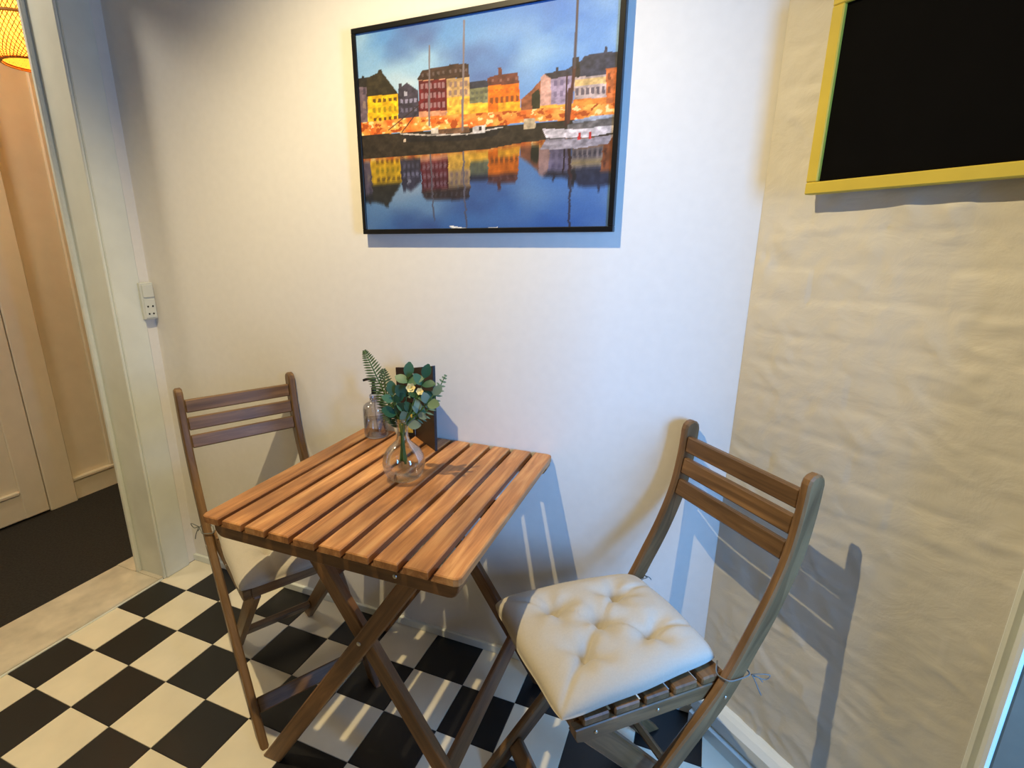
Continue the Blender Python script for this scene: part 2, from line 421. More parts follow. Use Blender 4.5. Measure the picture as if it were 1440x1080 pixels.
# doorway on the left: casing, jamb lining, stop strip, threshold, hall
struct(box('trim_1', (0.0, D1, 0), (0.012, -0.042, 2.16), M['trim'], r=0.003))
struct(box('trim_1', (-0.134, D1-0.010, 0), (0.008, D1, 2.10), M['trim'], r=0.003))
struct(box('trim_1', (-0.136, D1-0.026, 0), (-0.118, D1-0.0095, 2.10), M['trim'], r=0.004))
struct(box('trim_1', (0.0, D0-0.10, 0), (0.018, D0, 2.16), M['trim'], r=0.003))
struct(box('trim_1', (0.0, D0, DH), (0.018, D1, DH+0.09), M['trim'], r=0.003))
struct(box('trim_2', (-0.245, D0, -0.05), (0.0, D1-0.027, 0.010), M['thresh'], r=0.003))
struct(box('trim_2', (-0.245, D1-0.0275, -0.05), (-0.137, D1+0.12, 0.010), M['thresh'], r=0.0))
struct(box('trim_2', (-0.117, D1-0.0275, -0.05), (0.0, D1-0.0105, 0.010), M['thresh'], r=0.0))
struct(box('trim_2', (-0.004, D0, -0.05), (0.006, D1-0.012, 0.004), M['trim'], r=0.002))
# hall shell
HX = -1.05
hc = tag(box('hall_carpet', (HX, -1.9, -0.03), (-0.246, 1.6, 0.002), M['carpet'], r=0), 'black brown carpet covering the hall floor beyond the pale threshold', 'carpet')
struct(box('wall_hall', (HX-0.08, -1.9, -0.03), (HX, 1.6, CEIL), M['hall'], r=0))
struct(box('wall_hall', (HX, 1.2, -0.03), (-0.13, 1.28, CEIL), M['hall'], r=0))
struct(box('wall_hall', (HX, -1.98, -0.03), (-0.13, -1.9, CEIL), M['hall'], r=0))
struct(box('wall_hall', (-0.13, 0.0, -0.03), (-0.10, 1.2, CEIL), M['hall'], r=0))
struct(box('ceiling', (HX-0.08, -1.98, CEIL), (-0.13, 1.28, CEIL+0.08), M['ceil'], r=0))
# panelled hall door and frame opposite the doorway
struct(box('baseboard_hall', (HX, 0.14, 0.0), (HX+0.014, 1.2, 0.102), M['hall'], r=0.002))
struct(box('baseboard_hall', (HX, 0.14, 0.102), (HX+0.024, 1.2, 0.120), M['hall'], r=0.004))
struct(box('trim_3', (HX, 0.015, 0.0), (HX+0.035, 0.138, 2.2), M['hall'], r=0.005))
struct(box('trim_3', (HX, 0.33, 0.12), (HX+0.018, 0.46, 2.2), M['hall'], r=0.005))
hd = struct(empty('door_1', (HX+0.006, -0.40, 0.012)))
box('door_leaf', (0.0, -0.42, 0.0), (0.018, 0.41, 2.05), M['hall'], hd, r=0.003)
box('door_rail', (0.018, -0.42, 0.0), (0.028, 0.41, 0.125), M['hall'], hd, r=0.004)
box('door_moulding', (0.018, -0.30, 0.125), (0.036, 0.31, 0.145), M['hall'], hd, r=0.005)
box('door_stile', (0.018, 0.31, 0.0), (0.030, 0.41, 2.05), M['hall'], hd, r=0.004)
box('door_stile', (0.018, -0.42, 0.0), (0.030, -0.31, 2.05), M['hall'], hd, r=0.004)
box('door_rail', (0.018, -0.31, 0.86), (0.028, 0.31, 1.0), M['hall'], hd, r=0.004)
box('door_moulding', (0.018, -0.30, 0.84), (0.036, 0.31, 0.86), M['hall'], hd, r=0.005)
# casing of the opening on the right
def casing_right():
    y0, y1 = O1, PE.y-0.002
    struct(box('trim_4', (XW-0.008, y0+0.020, 0), (XW+0.019, y1, 2.10), M['trim'], r=0.002))
    struct(box('trim_4', (XW-0.024, y1-0.014, 0), (XW-0.0075, y1-0.004, 2.10), M['trim'], r=0.004))
    struct(box('trim_4', (XW-0.022, y0, 0), (XW-0.010, y0+0.0195, 2.10), M['trim'], r=0.004))
    # the next room beyond the opening
    struct(box('floor', (XW+0.1, -2.0, -0.06), (3.6, 0.0, 0.0), M['thresh'], r=0))
    struct(box('wall_next_room', (XW+0.12, O1+0.03, 0), (3.6, O1+0.09, CEIL), M['dark_taupe'], r=0))
casing_right()

# ------------------------------------------------------------------ framed harbour photograph
PIC = {'P':[((112,96,108),[(-0.0176,0.7535),(0.0428,0.7471),(0.0324,0.5523),(-0.0296,0.5533)]),((52,48,46),[(-0.0176,0.7896),(0.016,0.7901),(0.0186,0.7994),(0.0269,0.7982),(0.0285,0.7893),(0.047,0.7876),(0.0446,0.7415),(-0.0201,0.7483)]),((238,186,34),[(0.038,0.6965),(0.1761,0.691),(0.1721,0.5372),(0.0318,0.5411)]),((62,55,42),[(0.0339,0.697),(0.0386,0.7857),(0.0887,0.8028),(0.0955,0.8177),(0.1075,0.8159),(0.1127,0.7981),(0.1706,0.7024),(0.177,0.6898)]),((72,66,80),[(0.176,0.6889),(0.1819,0.7391),(0.1936,0.7375),(0.1951,0.7235),(0.2171,0.7383),(0.264,0.6939),(0.2635,0.549),(0.1727,0.5537)]),((108,36,42),[(0.2664,0.7437),(0.3847,0.7345),(0.382,0.5779),(0.2646,0.5855)]),((206,150,120),[(0.2665,0.7478),(0.3848,0.7396),(0.3847,0.7305),(0.2662,0.7375)]),((214,150,118),[(0.2649,0.594),(0.3821,0.5862),(0.3814,0.5463),(0.2637,0.5533)]),((74,54,46),[(0.2618,0.7485),(0.2857,0.7863),(0.3929,0.7898),(0.3966,0.7953),(0.4713,0.7863),(0.4743,0.7243),(0.2654,0.7418)]),((206,168,118),[(0.3847,0.7305),(0.4743,0.7253),(0.4754,0.6384),(0.3832,0.6444)]),((246,190,78),[(0.3832,0.6465),(0.4754,0.6404),(0.4748,0.5564),(0.3817,0.5611)]),((128,128,98),[(0.4757,0.6749),(0.5491,0.6726),(0.5491,0.5984),(0.4751,0.6037)]),((242,182,62),[(0.4752,0.6058),(0.5491,0.6025),(0.549,0.5528),(0.4748,0.5564)]),((58,58,72),[(0.4742,0.7033),(0.5456,0.7009),(0.5491,0.6706),(0.4757,0.6728)]),((238,122,30),[(0.5482,0.6787),(0.6635,0.672),(0.6717,0.5432),(0.5482,0.5519)]),((250,176,50),[(0.587,0.5936),(0.6694,0.591),(0.6717,0.5432),(0.5871,0.5493)]),((108,62,52),[(0.5439,0.711),(0.5848,0.7206),(0.5847,0.7518),(0.5981,0.7516),(0.6,0.7203),(0.6581,0.7173),(0.6643,0.67),(0.5473,0.6768)]),((150,92,64),[(0.671,0.5977),(0.7113,0.6362),(0.7474,0.6809),(0.7524,0.5139),(0.6719,0.5232)]),((58,56,40),[(0.7116,0.6168),(0.7355,0.6377),(0.7444,0.593),(0.7375,0.5304),(0.713,0.5383)]),((206,160,146),[(0.7409,0.6847),(0.7565,0.6985),(0.7791,0.6744),(0.783,0.5103),(0.7429,0.5051)]),((166,148,172),[(0.7775,0.6746),(0.77,0.6927),(0.828,0.697),(0.8539,0.6986),(0.8598,0.5111),(0.783,0.5084)]),((244,170,72),[(0.7417,0.5642),(0.8584,0.5572),(0.86,0.5062),(0.7429,0.5051)]),((66,60,68),[(0.7542,0.697),(0.7932,0.7023),(0.7943,0.719),(0.8013,0.7179),(0.8033,0.7027),(0.8278,0.7045),(0.8581,0.709),(0.8561,0.677),(0.7791,0.6725)]),((68,68,82),[(0.8279,0.7026),(0.8812,0.7347),(0.8882,0.7481),(0.8986,0.7482),(0.9086,0.7555),(0.9537,0.7551),(0.955,0.7762),(0.9629,0.7749),(0.9653,0.7532),(1.0067,0.7497),(1.0099,0.6835),(0.9649,0.6633),(0.858,0.6646)]),((192,170,164),[(0.8579,0.6665),(0.9648,0.6652),(0.9707,0.5634),(0.861,0.5721)]),((226,190,130),[(0.8613,0.6567),(0.9638,0.6553),(0.9657,0.6268),(0.8622,0.6294)]),((236,140,64),[(0.8578,0.5744),(1.011,0.5692),(1.0151,0.4834),(0.8604,0.4917)]),((202,112,62),[(0.9623,0.6891),(1.0096,0.6889),(1.0158,0.5299),(0.9705,0.5318)]),((58,50,48),[(0.8514,0.6823),(0.8507,0.7506),(0.8717,0.7508),(0.8787,0.6782),(0.8746,0.6649),(0.8518,0.6683)])],'W':[((70,50,30),[(0.0611,0.6803),(0.0754,0.6784),(0.0746,0.661),(0.0602,0.6628)]),((70,50,30),[(0.0852,0.6793),(0.0995,0.6774),(0.0987,0.6601),(0.0844,0.6619)]),((70,50,30),[(0.1092,0.6783),(0.1233,0.6765),(0.1226,0.6592),(0.1084,0.661)]),((70,50,30),[(0.133,0.6774),(0.147,0.6755),(0.1463,0.6583),(0.1322,0.6601)]),((70,50,30),[(0.1566,0.6764),(0.1705,0.6746),(0.1698,0.6574),(0.1559,0.6592)]),((150,130,30),[(0.06,0.6385),(0.0723,0.637),(0.071,0.6106),(0.0586,0.6121)]),((150,130,30),[(0.0843,0.6378),(0.0965,0.6362),(0.0953,0.61),(0.083,0.6114)]),((150,130,30),[(0.1083,0.637),(0.1205,0.6355),(0.1193,0.6093),(0.1071,0.6107)]),((150,130,30),[(0.1322,0.6362),(0.1443,0.6347),(0.1432,0.6086),(0.1311,0.6101)]),((150,130,30),[(0.1559,0.6354),(0.1678,0.6339),(0.1668,0.608),(0.1548,0.6094)]),((70,45,25),[(0.0615,0.5862),(0.0739,0.5847),(0.0729,0.5647),(0.0605,0.5661)]),((70,45,25),[(0.0849,0.586),(0.0972,0.5846),(0.0962,0.5647),(0.0839,0.566)]),((70,45,25),[(0.108,0.5858),(0.1203,0.5844),(0.1194,0.5646),(0.1071,0.5659)]),((70,45,25),[(0.131,0.5856),(0.1432,0.5842),(0.1423,0.5645),(0.1302,0.5659)]),((70,45,25),[(0.1538,0.5854),(0.1659,0.5841),(0.1651,0.5644),(0.153,0.5658)]),((70,62,78),[(-0.0099,0.7403),(0.0026,0.7386),(0.0009,0.708),(-0.0117,0.7097)]),((70,62,78),[(0.0194,0.7384),(0.0318,0.7367),(0.0302,0.7063),(0.0177,0.708)]),((150,130,120),[(-0.0137,0.6767),(-0.001,0.675),(-0.0031,0.6396),(-0.0158,0.6412)]),((150,130,120),[(0.0159,0.6751),(0.0284,0.6735),(0.0265,0.6382),(0.0139,0.6398)]),((200,198,215),[(0.204,0.6979),(0.2176,0.696),(0.2169,0.6748),(0.2032,0.6767)]),((170,165,195),[(0.1869,0.6628),(0.1987,0.6612),(0.198,0.642),(0.1862,0.6435)]),((170,165,195),[(0.2066,0.6616),(0.2183,0.6601),(0.2176,0.6409),(0.2059,0.6424)]),((170,165,195),[(0.2261,0.6605),(0.2378,0.659),(0.2372,0.6399),(0.2255,0.6414)]),((170,165,195),[(0.2456,0.6594),(0.2571,0.6578),(0.2565,0.6388),(0.2449,0.6403)]),((120,115,140),[(0.1853,0.6198),(0.1971,0.6184),(0.1964,0.599),(0.1845,0.6004)]),((120,115,140),[(0.205,0.6188),(0.2168,0.6174),(0.2162,0.5981),(0.2043,0.5995)]),((120,115,140),[(0.2247,0.6179),(0.2364,0.6164),(0.2358,0.5971),(0.224,0.5986)]),((120,115,140),[(0.2442,0.6169),(0.2558,0.6154),(0.2552,0.5962),(0.2436,0.5976)]),((168,140,146),[(0.2764,0.7246),(0.2877,0.7229),(0.287,0.698),(0.2756,0.6996)]),((168,140,146),[(0.2943,0.7232),(0.3056,0.7216),(0.305,0.6968),(0.2937,0.6983)]),((168,140,146),[(0.3122,0.7219),(0.3234,0.7203),(0.3229,0.6955),(0.3116,0.6971)]),((168,140,146),[(0.33,0.7206),(0.3411,0.719),(0.3406,0.6943),(0.3294,0.6959)]),((168,140,146),[(0.3476,0.7193),(0.3587,0.7177),(0.3582,0.6931),(0.3471,0.6946)]),((168,140,146),[(0.3652,0.718),(0.3762,0.7164),(0.3757,0.6919),(0.3647,0.6934)]),((168,140,146),[(0.2751,0.6797),(0.2865,0.6782),(0.2858,0.653),(0.2743,0.6545)]),((168,140,146),[(0.2931,0.6785),(0.3045,0.677),(0.3038,0.6519),(0.2925,0.6534)]),((168,140,146),[(0.3111,0.6774),(0.3224,0.6758),(0.3218,0.6508),(0.3105,0.6523)]),((168,140,146),[(0.329,0.6762),(0.3402,0.6747),(0.3396,0.6498),(0.3284,0.6512)]),((168,140,146),[(0.3467,0.675),(0.3578,0.6735),(0.3573,0.6487),(0.3462,0.6501)]),((168,140,146),[(0.3643,0.6739),(0.3754,0.6724),(0.3749,0.6476),(0.3638,0.6491)]),((168,140,146),[(0.2737,0.6334),(0.2852,0.632),(0.2845,0.6066),(0.273,0.608)]),((168,140,146),[(0.2919,0.6324),(0.3033,0.6309),(0.3027,0.6056),(0.2912,0.607)]),((168,140,146),[(0.31,0.6314),(0.3213,0.6299),(0.3207,0.6047),(0.3093,0.6061)]),((168,140,146),[(0.3279,0.6303),(0.3392,0.6289),(0.3386,0.6037),(0.3273,0.6051)]),((168,140,146),[(0.3457,0.6293),(0.3569,0.6279),(0.3564,0.6028),(0.3452,0.6042)]),((168,140,146),[(0.3634,0.6283),(0.3745,0.6269),(0.3741,0.6019),(0.3629,0.6033)]),((110,96,96),[(0.2805,0.7706),(0.2899,0.7692),(0.2895,0.7548),(0.2801,0.7562)]),((110,96,96),[(0.3024,0.7706),(0.3118,0.7692),(0.3114,0.7549),(0.3021,0.7563)]),((110,96,96),[(0.3242,0.7706),(0.3334,0.7692),(0.3331,0.755),(0.3238,0.7563)]),((110,96,96),[(0.3457,0.7706),(0.3549,0.7692),(0.3546,0.755),(0.3454,0.7564)]),((110,96,96),[(0.3671,0.7707),(0.3762,0.7693),(0.376,0.7551),(0.3668,0.7565)]),((120,104,104),[(0.3944,0.7705),(0.4035,0.7691),(0.4032,0.755),(0.3942,0.7564)]),((120,104,104),[(0.4155,0.7692),(0.4244,0.7679),(0.4242,0.7539),(0.4153,0.7552)]),((120,104,104),[(0.4363,0.768),(0.4452,0.7666),(0.4451,0.7527),(0.4362,0.754)]),((120,104,104),[(0.457,0.7668),(0.4659,0.7654),(0.4657,0.7515),(0.4569,0.7529)]),((132,108,110),[(0.3935,0.7149),(0.4044,0.7133),(0.404,0.6889),(0.3931,0.6905)]),((132,108,110),[(0.4147,0.7139),(0.4255,0.7123),(0.4252,0.688),(0.4143,0.6895)]),((132,108,110),[(0.4357,0.7129),(0.4464,0.7113),(0.4461,0.6871),(0.4354,0.6886)]),((132,108,110),[(0.4565,0.7119),(0.4671,0.7103),(0.4669,0.6862),(0.4563,0.6877)]),((132,108,110),[(0.3929,0.6772),(0.4038,0.6757),(0.4035,0.651),(0.3925,0.6525)]),((132,108,110),[(0.4141,0.6763),(0.425,0.6748),(0.4247,0.6503),(0.4138,0.6517)]),((132,108,110),[(0.4352,0.6754),(0.446,0.6739),(0.4457,0.6495),(0.4349,0.6509)]),((132,108,110),[(0.4561,0.6745),(0.4668,0.6731),(0.4666,0.6487),(0.4559,0.6502)]),((196,150,70),[(0.3921,0.6298),(0.4031,0.6284),(0.4028,0.6056),(0.3917,0.607)]),((196,150,70),[(0.4135,0.6288),(0.4244,0.6274),(0.4241,0.6047),(0.4131,0.606)]),((196,150,70),[(0.4346,0.6277),(0.4455,0.6263),(0.4452,0.6037),(0.4344,0.6051)]),((196,150,70),[(0.4557,0.6267),(0.4664,0.6253),(0.4662,0.6028),(0.4554,0.6042)]),((92,92,84),[(0.4809,0.659),(0.4915,0.6575),(0.4914,0.6454),(0.4808,0.6468)]),((92,92,84),[(0.4991,0.6582),(0.5097,0.6567),(0.5096,0.6446),(0.4991,0.6461)]),((92,92,84),[(0.5172,0.6574),(0.5277,0.6559),(0.5277,0.6439),(0.5172,0.6453)]),((92,92,84),[(0.5352,0.6566),(0.5456,0.6551),(0.5456,0.6431),(0.5352,0.6445)]),((96,96,84),[(0.4807,0.6336),(0.4913,0.6322),(0.4913,0.62),(0.4806,0.6214)]),((96,96,84),[(0.499,0.6329),(0.5096,0.6315),(0.5095,0.6194),(0.4989,0.6207)]),((96,96,84),[(0.5172,0.6322),(0.5276,0.6308),(0.5276,0.6187),(0.5171,0.6201)]),((96,96,84),[(0.5352,0.6315),(0.5456,0.6301),(0.5456,0.618),(0.5352,0.6194)]),((112,66,36),[(0.556,0.6227),(0.5663,0.6213),(0.5663,0.5952),(0.556,0.5965)]),((112,66,36),[(0.5756,0.6221),(0.5858,0.6208),(0.5859,0.5947),(0.5756,0.5961)]),((112,66,36),[(0.595,0.6215),(0.6052,0.6202),(0.6054,0.5943),(0.5951,0.5956)]),((112,66,36),[(0.6143,0.621),(0.6244,0.6196),(0.6246,0.5938),(0.6145,0.5951)]),((112,66,36),[(0.6335,0.6204),(0.6435,0.6191),(0.6438,0.5933),(0.6337,0.5946)]),((112,66,36),[(0.6525,0.6198),(0.6625,0.6185),(0.6628,0.5929),(0.6528,0.5942)]),((206,96,28),[(0.5568,0.6566),(0.5654,0.6554),(0.5654,0.6474),(0.5568,0.6486)]),((206,96,28),[(0.5763,0.6557),(0.5849,0.6545),(0.5849,0.6466),(0.5764,0.6477)]),((206,96,28),[(0.5957,0.6548),(0.6042,0.6536),(0.6042,0.6457),(0.5958,0.6469)]),((206,96,28),[(0.615,0.6539),(0.6234,0.6527),(0.6234,0.6448),(0.615,0.646)]),((206,96,28),[(0.634,0.653),(0.6424,0.6518),(0.6425,0.644),(0.6341,0.6451)]),((206,96,28),[(0.653,0.6521),(0.6613,0.6509),(0.6614,0.6431),(0.6531,0.6443)]),((150,110,100),[(0.5611,0.7026),(0.5696,0.7013),(0.5696,0.6895),(0.5611,0.6907)]),((150,110,100),[(0.5908,0.7015),(0.5992,0.7002),(0.5993,0.6885),(0.5908,0.6897)]),((150,110,100),[(0.6202,0.7004),(0.6285,0.6991),(0.6286,0.6875),(0.6202,0.6887)]),((150,110,100),[(0.6492,0.6993),(0.6574,0.6981),(0.6576,0.6865),(0.6493,0.6877)]),((112,98,126),[(0.7887,0.6654),(0.7996,0.6638),(0.8002,0.641),(0.7892,0.6426)]),((112,98,126),[(0.8101,0.6651),(0.8209,0.6635),(0.8216,0.6408),(0.8107,0.6424)]),((112,98,126),[(0.8313,0.6648),(0.842,0.6632),(0.8427,0.6406),(0.8319,0.6422)]),((120,106,130),[(0.7898,0.6177),(0.8009,0.6162),(0.8014,0.5932),(0.7904,0.5947)]),((120,106,130),[(0.8113,0.6176),(0.8223,0.6161),(0.8229,0.5932),(0.812,0.5947)]),((120,106,130),[(0.8327,0.6176),(0.8435,0.6161),(0.8442,0.5933),(0.8333,0.5947)]),((84,74,84),[(0.8647,0.6206),(0.8754,0.6192),(0.8764,0.589),(0.8657,0.5904)]),((84,74,84),[(0.8823,0.6201),(0.8929,0.6186),(0.894,0.5885),(0.8834,0.5899)]),((84,74,84),[(0.8998,0.6195),(0.9103,0.618),(0.9115,0.588),(0.9009,0.5894)]),((84,74,84),[(0.9172,0.6189),(0.9276,0.6174),(0.9288,0.5876),(0.9183,0.589)]),((84,74,84),[(0.9344,0.6183),(0.9448,0.6169),(0.946,0.5871),(0.9356,0.5885)]),((84,74,84),[(0.9515,0.6178),(0.9618,0.6163),(0.9631,0.5867),(0.9527,0.5881)]),((120,64,44),[(0.9697,0.6681),(0.9785,0.6667),(0.9796,0.6412),(0.9709,0.6424)]),((120,64,44),[(0.9963,0.6685),(1.005,0.6672),(1.0062,0.6418),(0.9975,0.6431)]),((120,64,44),[(0.9721,0.613),(0.9809,0.6118),(0.9821,0.5859),(0.9733,0.5871)]),((120,64,44),[(0.9989,0.6138),(1.0075,0.6126),(1.0087,0.5869),(1.0001,0.5881)])],'Q':[(-0.0284,0.5726),(0.2631,0.5684),(0.6716,0.5512),(1.0195,0.5432),(1.0224,0.4826),(0.8575,0.4872),(0.6722,0.4981),(0.5873,0.4902),(0.1667,0.5023),(-0.0328,0.4997)],'O':[((58,50,42),[(-0.0324,0.5066),(0.1868,0.5003),(0.6046,0.4904),(0.7545,0.489),(1.0224,0.4826),(1.026,0.4069),(0.7562,0.409),(0.6565,0.4032),(0.5348,0.385),(-0.0397,0.3835)]),((44,40,40),[(0.1786,0.4967),(0.3138,0.4765),(0.4632,0.4657),(0.6046,0.4842),(0.5788,0.4478),(0.4629,0.4361),(0.2151,0.4509)]),((196,186,180),[(0.1787,0.4989),(0.3138,0.4786),(0.4632,0.4689),(0.6046,0.4863),(0.6046,0.4812),(0.4631,0.4625),(0.3137,0.4721),(0.1804,0.4921)]),((206,200,200),[(0.4851,0.497),(0.535,0.502),(0.5367,0.4666),(0.4867,0.4644)]),((60,50,50),[(0.5119,0.4942),(0.5226,0.4951),(0.5225,0.4785),(0.5119,0.4775)]),((120,90,70),[(0.3334,0.4982),(0.4725,0.4984),(0.4741,0.4709),(0.333,0.4789)]),((200,190,180),[(0.3146,0.5088),(0.3431,0.508),(0.3464,0.4818),(0.3139,0.4808)]),((190,170,140),[(0.682,0.5121),(0.7232,0.5113),(0.7289,0.4669),(0.6827,0.4658)]),((150,156,172),[(0.8576,0.4824),(0.9184,0.4946),(1.0036,0.496),(1.0042,0.4828),(0.9191,0.4755),(0.8628,0.4672)]),((110,105,105),[(0.8425,0.4695),(1.0041,0.4847),(1.0037,0.4471),(0.8432,0.445)]),((206,196,200),[(0.7519,0.4605),(0.882,0.4448),(1.005,0.4508),(0.9961,0.4195),(0.9141,0.4065),(0.7674,0.417)]),((150,142,150),[(0.7675,0.4129),(0.9142,0.4026),(1.0003,0.4095),(0.9834,0.3728),(0.8771,0.3609),(0.7448,0.3666)]),((200,60,60),[(0.8795,0.4295),(0.8888,0.4285),(0.8882,0.3993),(0.8789,0.4002)]),((200,60,60),[(0.9163,0.4296),(0.9239,0.4288),(0.9236,0.3978),(0.9159,0.3986)]),((220,200,180),[(0.1915,0.4665),(0.2036,0.4675),(0.2031,0.452),(0.1911,0.4531)]),((226,226,226),[(0.3801,0.0169),(0.4015,0.0142),(0.4666,-0.0009),(0.4646,-0.0124),(0.4012,-0.0045)]),((230,228,226),[(0.5342,0.0003),(0.5855,0.0062),(0.5837,-0.0073),(0.5341,-0.0134)])],'M':[((0.3164,0.8896),(0.3072,0.5226),0.003,(122,112,116)),((0.4565,0.9742),(0.4452,0.4866),0.0035,(126,116,122)),((0.8597,0.9768),(0.8581,0.709),0.0039,(84,74,80)),((0.8581,0.709),(0.8437,0.4791),0.0052,(92,56,48)),((0.8333,0.6757),(0.8347,0.4654),0.003,(70,42,40)),((0.1266,0.5198),(0.2648,0.6239),0.0017,(60,50,46)),((0.1868,0.5025),(0.249,0.583),0.0017,(56,48,44))]}
def make_print():
    W, H = 360, 256
    U, V = np.meshgrid((np.arange(W)+.5)/W, (np.arange(H)+.5)/H)
    rng = np.random.RandomState(3)
    def fbm(sx, sy, oct=5, seed=0):
        r = np.random.RandomState(seed); out = np.zeros((H, W)); amp = 1; tot = 0
        for o in range(oct):
            gx, gy = int(sx*2**o)+2, int(sy*2**o)+2; g = r.rand(gy, gx)
            x = U*(gx-1.001); y = V*(gy-1.001); xi = x.astype(int); yi = y.astype(int); fx = x-xi; fy = y-yi
            fx = fx*fx*(3-2*fx); fy = fy*fy*(3-2*fy)
            out += amp*((g[yi, xi]*(1-fx)+g[yi, xi+1]*fx)*(1-fy)+(g[yi+1, xi]*(1-fx)+g[yi+1, xi+1]*fx)*fy); tot += amp; amp *= .5
        return out/tot
    def inside(poly):
        m = np.zeros((H, W), bool); n = len(poly)
        for i in range(n):
            (x0, y0), (x1, y1) = poly[i-1], poly[i]
            if y0 == y1: continue
            m ^= ((y0 > V) != (y1 > V)) & (U < (x1-x0)*(V-y0)/(y1-y0)+x0)
        return m
    A = np.array
    t = V[..., None]
    img = A([92, 142, 204])*np.clip((t-.55)/.45, 0, 1)+A([140, 186, 226])*(1-np.clip((t-.55)/.45, 0, 1))
    img = img*(1-.30*np.clip((U[..., None]-.45)*1.4, 0, 1)*A([1, .7, .15]))
    c1 = np.clip((fbm(3, 4, 5, 1)-.45)*3.2, 0, 1)[..., None]; img = img*(1-.6*c1)+A([172, 202, 222])*.6*c1
    c2 = np.clip((fbm(3, 3, 4, 8)-.5)*4, 0, 1)[..., None]; img = img*(1-.75*c2)+A([84, 104, 158])*.75*c2
    for (cx, cy, rx, ry, k, col) in ((.22, .735, .07, .035, .6, (208, 216, 222)), (.16, .77, .05, .03, .5, (190, 206, 220)), (.44, .68, .05, .02, .5, (200, 212, 225)), (.70, .69, .06, .05, .35, (150, 180, 215)), (.62, .9, .14, .05, .35, (150, 178, 214))):
        g = np.exp(-((U-cx)/rx)**2-((V-cy)/ry)**2)[..., None]*k*(.5+fbm(8, 8, 4, 5)[..., None]); g = np.clip(g, 0, 1)
        img = img*(1-g)+A(col)*g
    nz = fbm(60, 60, 3, 11)[..., None]
    for col, p in PIC['P']: m = inside(p); img[m] = (A(col)*(0.66+0.62*nz))[m]
    for col, p in PIC['W']: m = inside(p); img[m] = img[m]*.25+A(col)*.75
    m = inside(PIC['Q']); n3 = fbm(38, 46, 3, 21); n4 = fbm(30, 40, 3, 31)
    n4 = np.clip((n4-.5)*1.7+.42, 0, 1); q = A([214, 104, 44])*(1-n4[..., None])+A([250, 190, 96])*n4[..., None]
    q = np.where((n3 > .68)[..., None], A([252, 216, 150]), q); q = np.where((n3 < .36)[..., None], A([176, 84, 36]), q)
    img[m] = q[m]
    def line(a, b, w, col):
        ax, ay = a; bx, by = b; k = H/W*1.40
        dx, dy = bx-ax, (by-ay)*.712; L2 = dx*dx+dy*dy
        tt = np.clip(((U-ax)*dx+(V-ay)*.712*dy)/L2, 0, 1)
        d = np.hypot(U-ax-tt*dx, (V-ay)*.712-tt*dy); al = np.clip((w-d)/.0016+.5, 0, 1)[..., None]
        img[:] = img*(1-al)+A(col)*al
    for a, b, w, col in PIC['M']: line(a, b, w, col)
    # water: mirror of what stands above the water line
    vm = .468
    rip = .010*(fbm(8, 70, 2, 4)-.5)*np.clip((vm-V)*4, 0, 1)
    src = 2*vm-V; rows = np.clip((src*H).astype(int), 0, H-1); cols = np.clip(((U+rip)*W).astype(int), 0, W-1)
    ref = img[rows, cols]; bl = (ref+img[np.clip(rows+1, 0, H-1), cols]+img[np.clip(rows-2, 0, H-1), cols]+img[np.clip(rows+3, 0, H-1), cols])/4
    dep = np.clip((vm-V)/vm, 0, 1)[..., None]
    wat = bl*(.86-.24*dep)*(1-.10*dep*A([1, .6, 0]))+A([6, 14, 30])*dep
    wat = wat*(1-.28*np.clip((U[..., None]-.70)*8, 0, 1)*np.clip((V[..., None]-.22)*8, 0, 1))
    img = np.where((V < vm)[..., None], wat, img)
    for col, p in PIC['O']: m = inside(p); img[m] = (A(col)*(.62+.72*nz))[m]
    for a, b, w, col in PIC['M'][:5]:
        line((a[0], max(b[1]-.02, .5)) if False else b, (b[0], min(b[1]+.14, a[1])), w, col)
    img = img*(.97+.06*rng.rand(H, W, 1))
    s = np.clip(((img/255-.45)*1.10+.45)*.98, 0, 1); L = np.where(s <= .04045, s/12.92, ((s+.055)/1.055)**2.4)
    return W, H, L
PX0, PX1, PZ0, PZ1 = 0.956, 1.648, 1.294, 1.794
pic = tag(empty('picture_frame', ((PX0+PX1)/2, 0, PZ0)), 'black framed photograph of a harbour with coloured houses at dusk, on the white wall', 'picture')
b_ = 0.0125; pcx = (PX0+PX1)/2; pw = (PX1-PX0)/2; ph = PZ1-PZ0
for lo, hi, ax in (((-pw, -.026, 0), (pw, -.001, b_), 0), ((-pw, -.026, ph-b_), (pw, -.001, ph), 0), ((-pw, -.026, b_), (-pw+b_, -.001, ph-b_), 2), ((pw-b_, -.026, b_), (pw, -.001, ph-b_), 2)):
    box('frame_side', lo, hi, M['black_frame'], pic, r=0.0012, axis=ax)
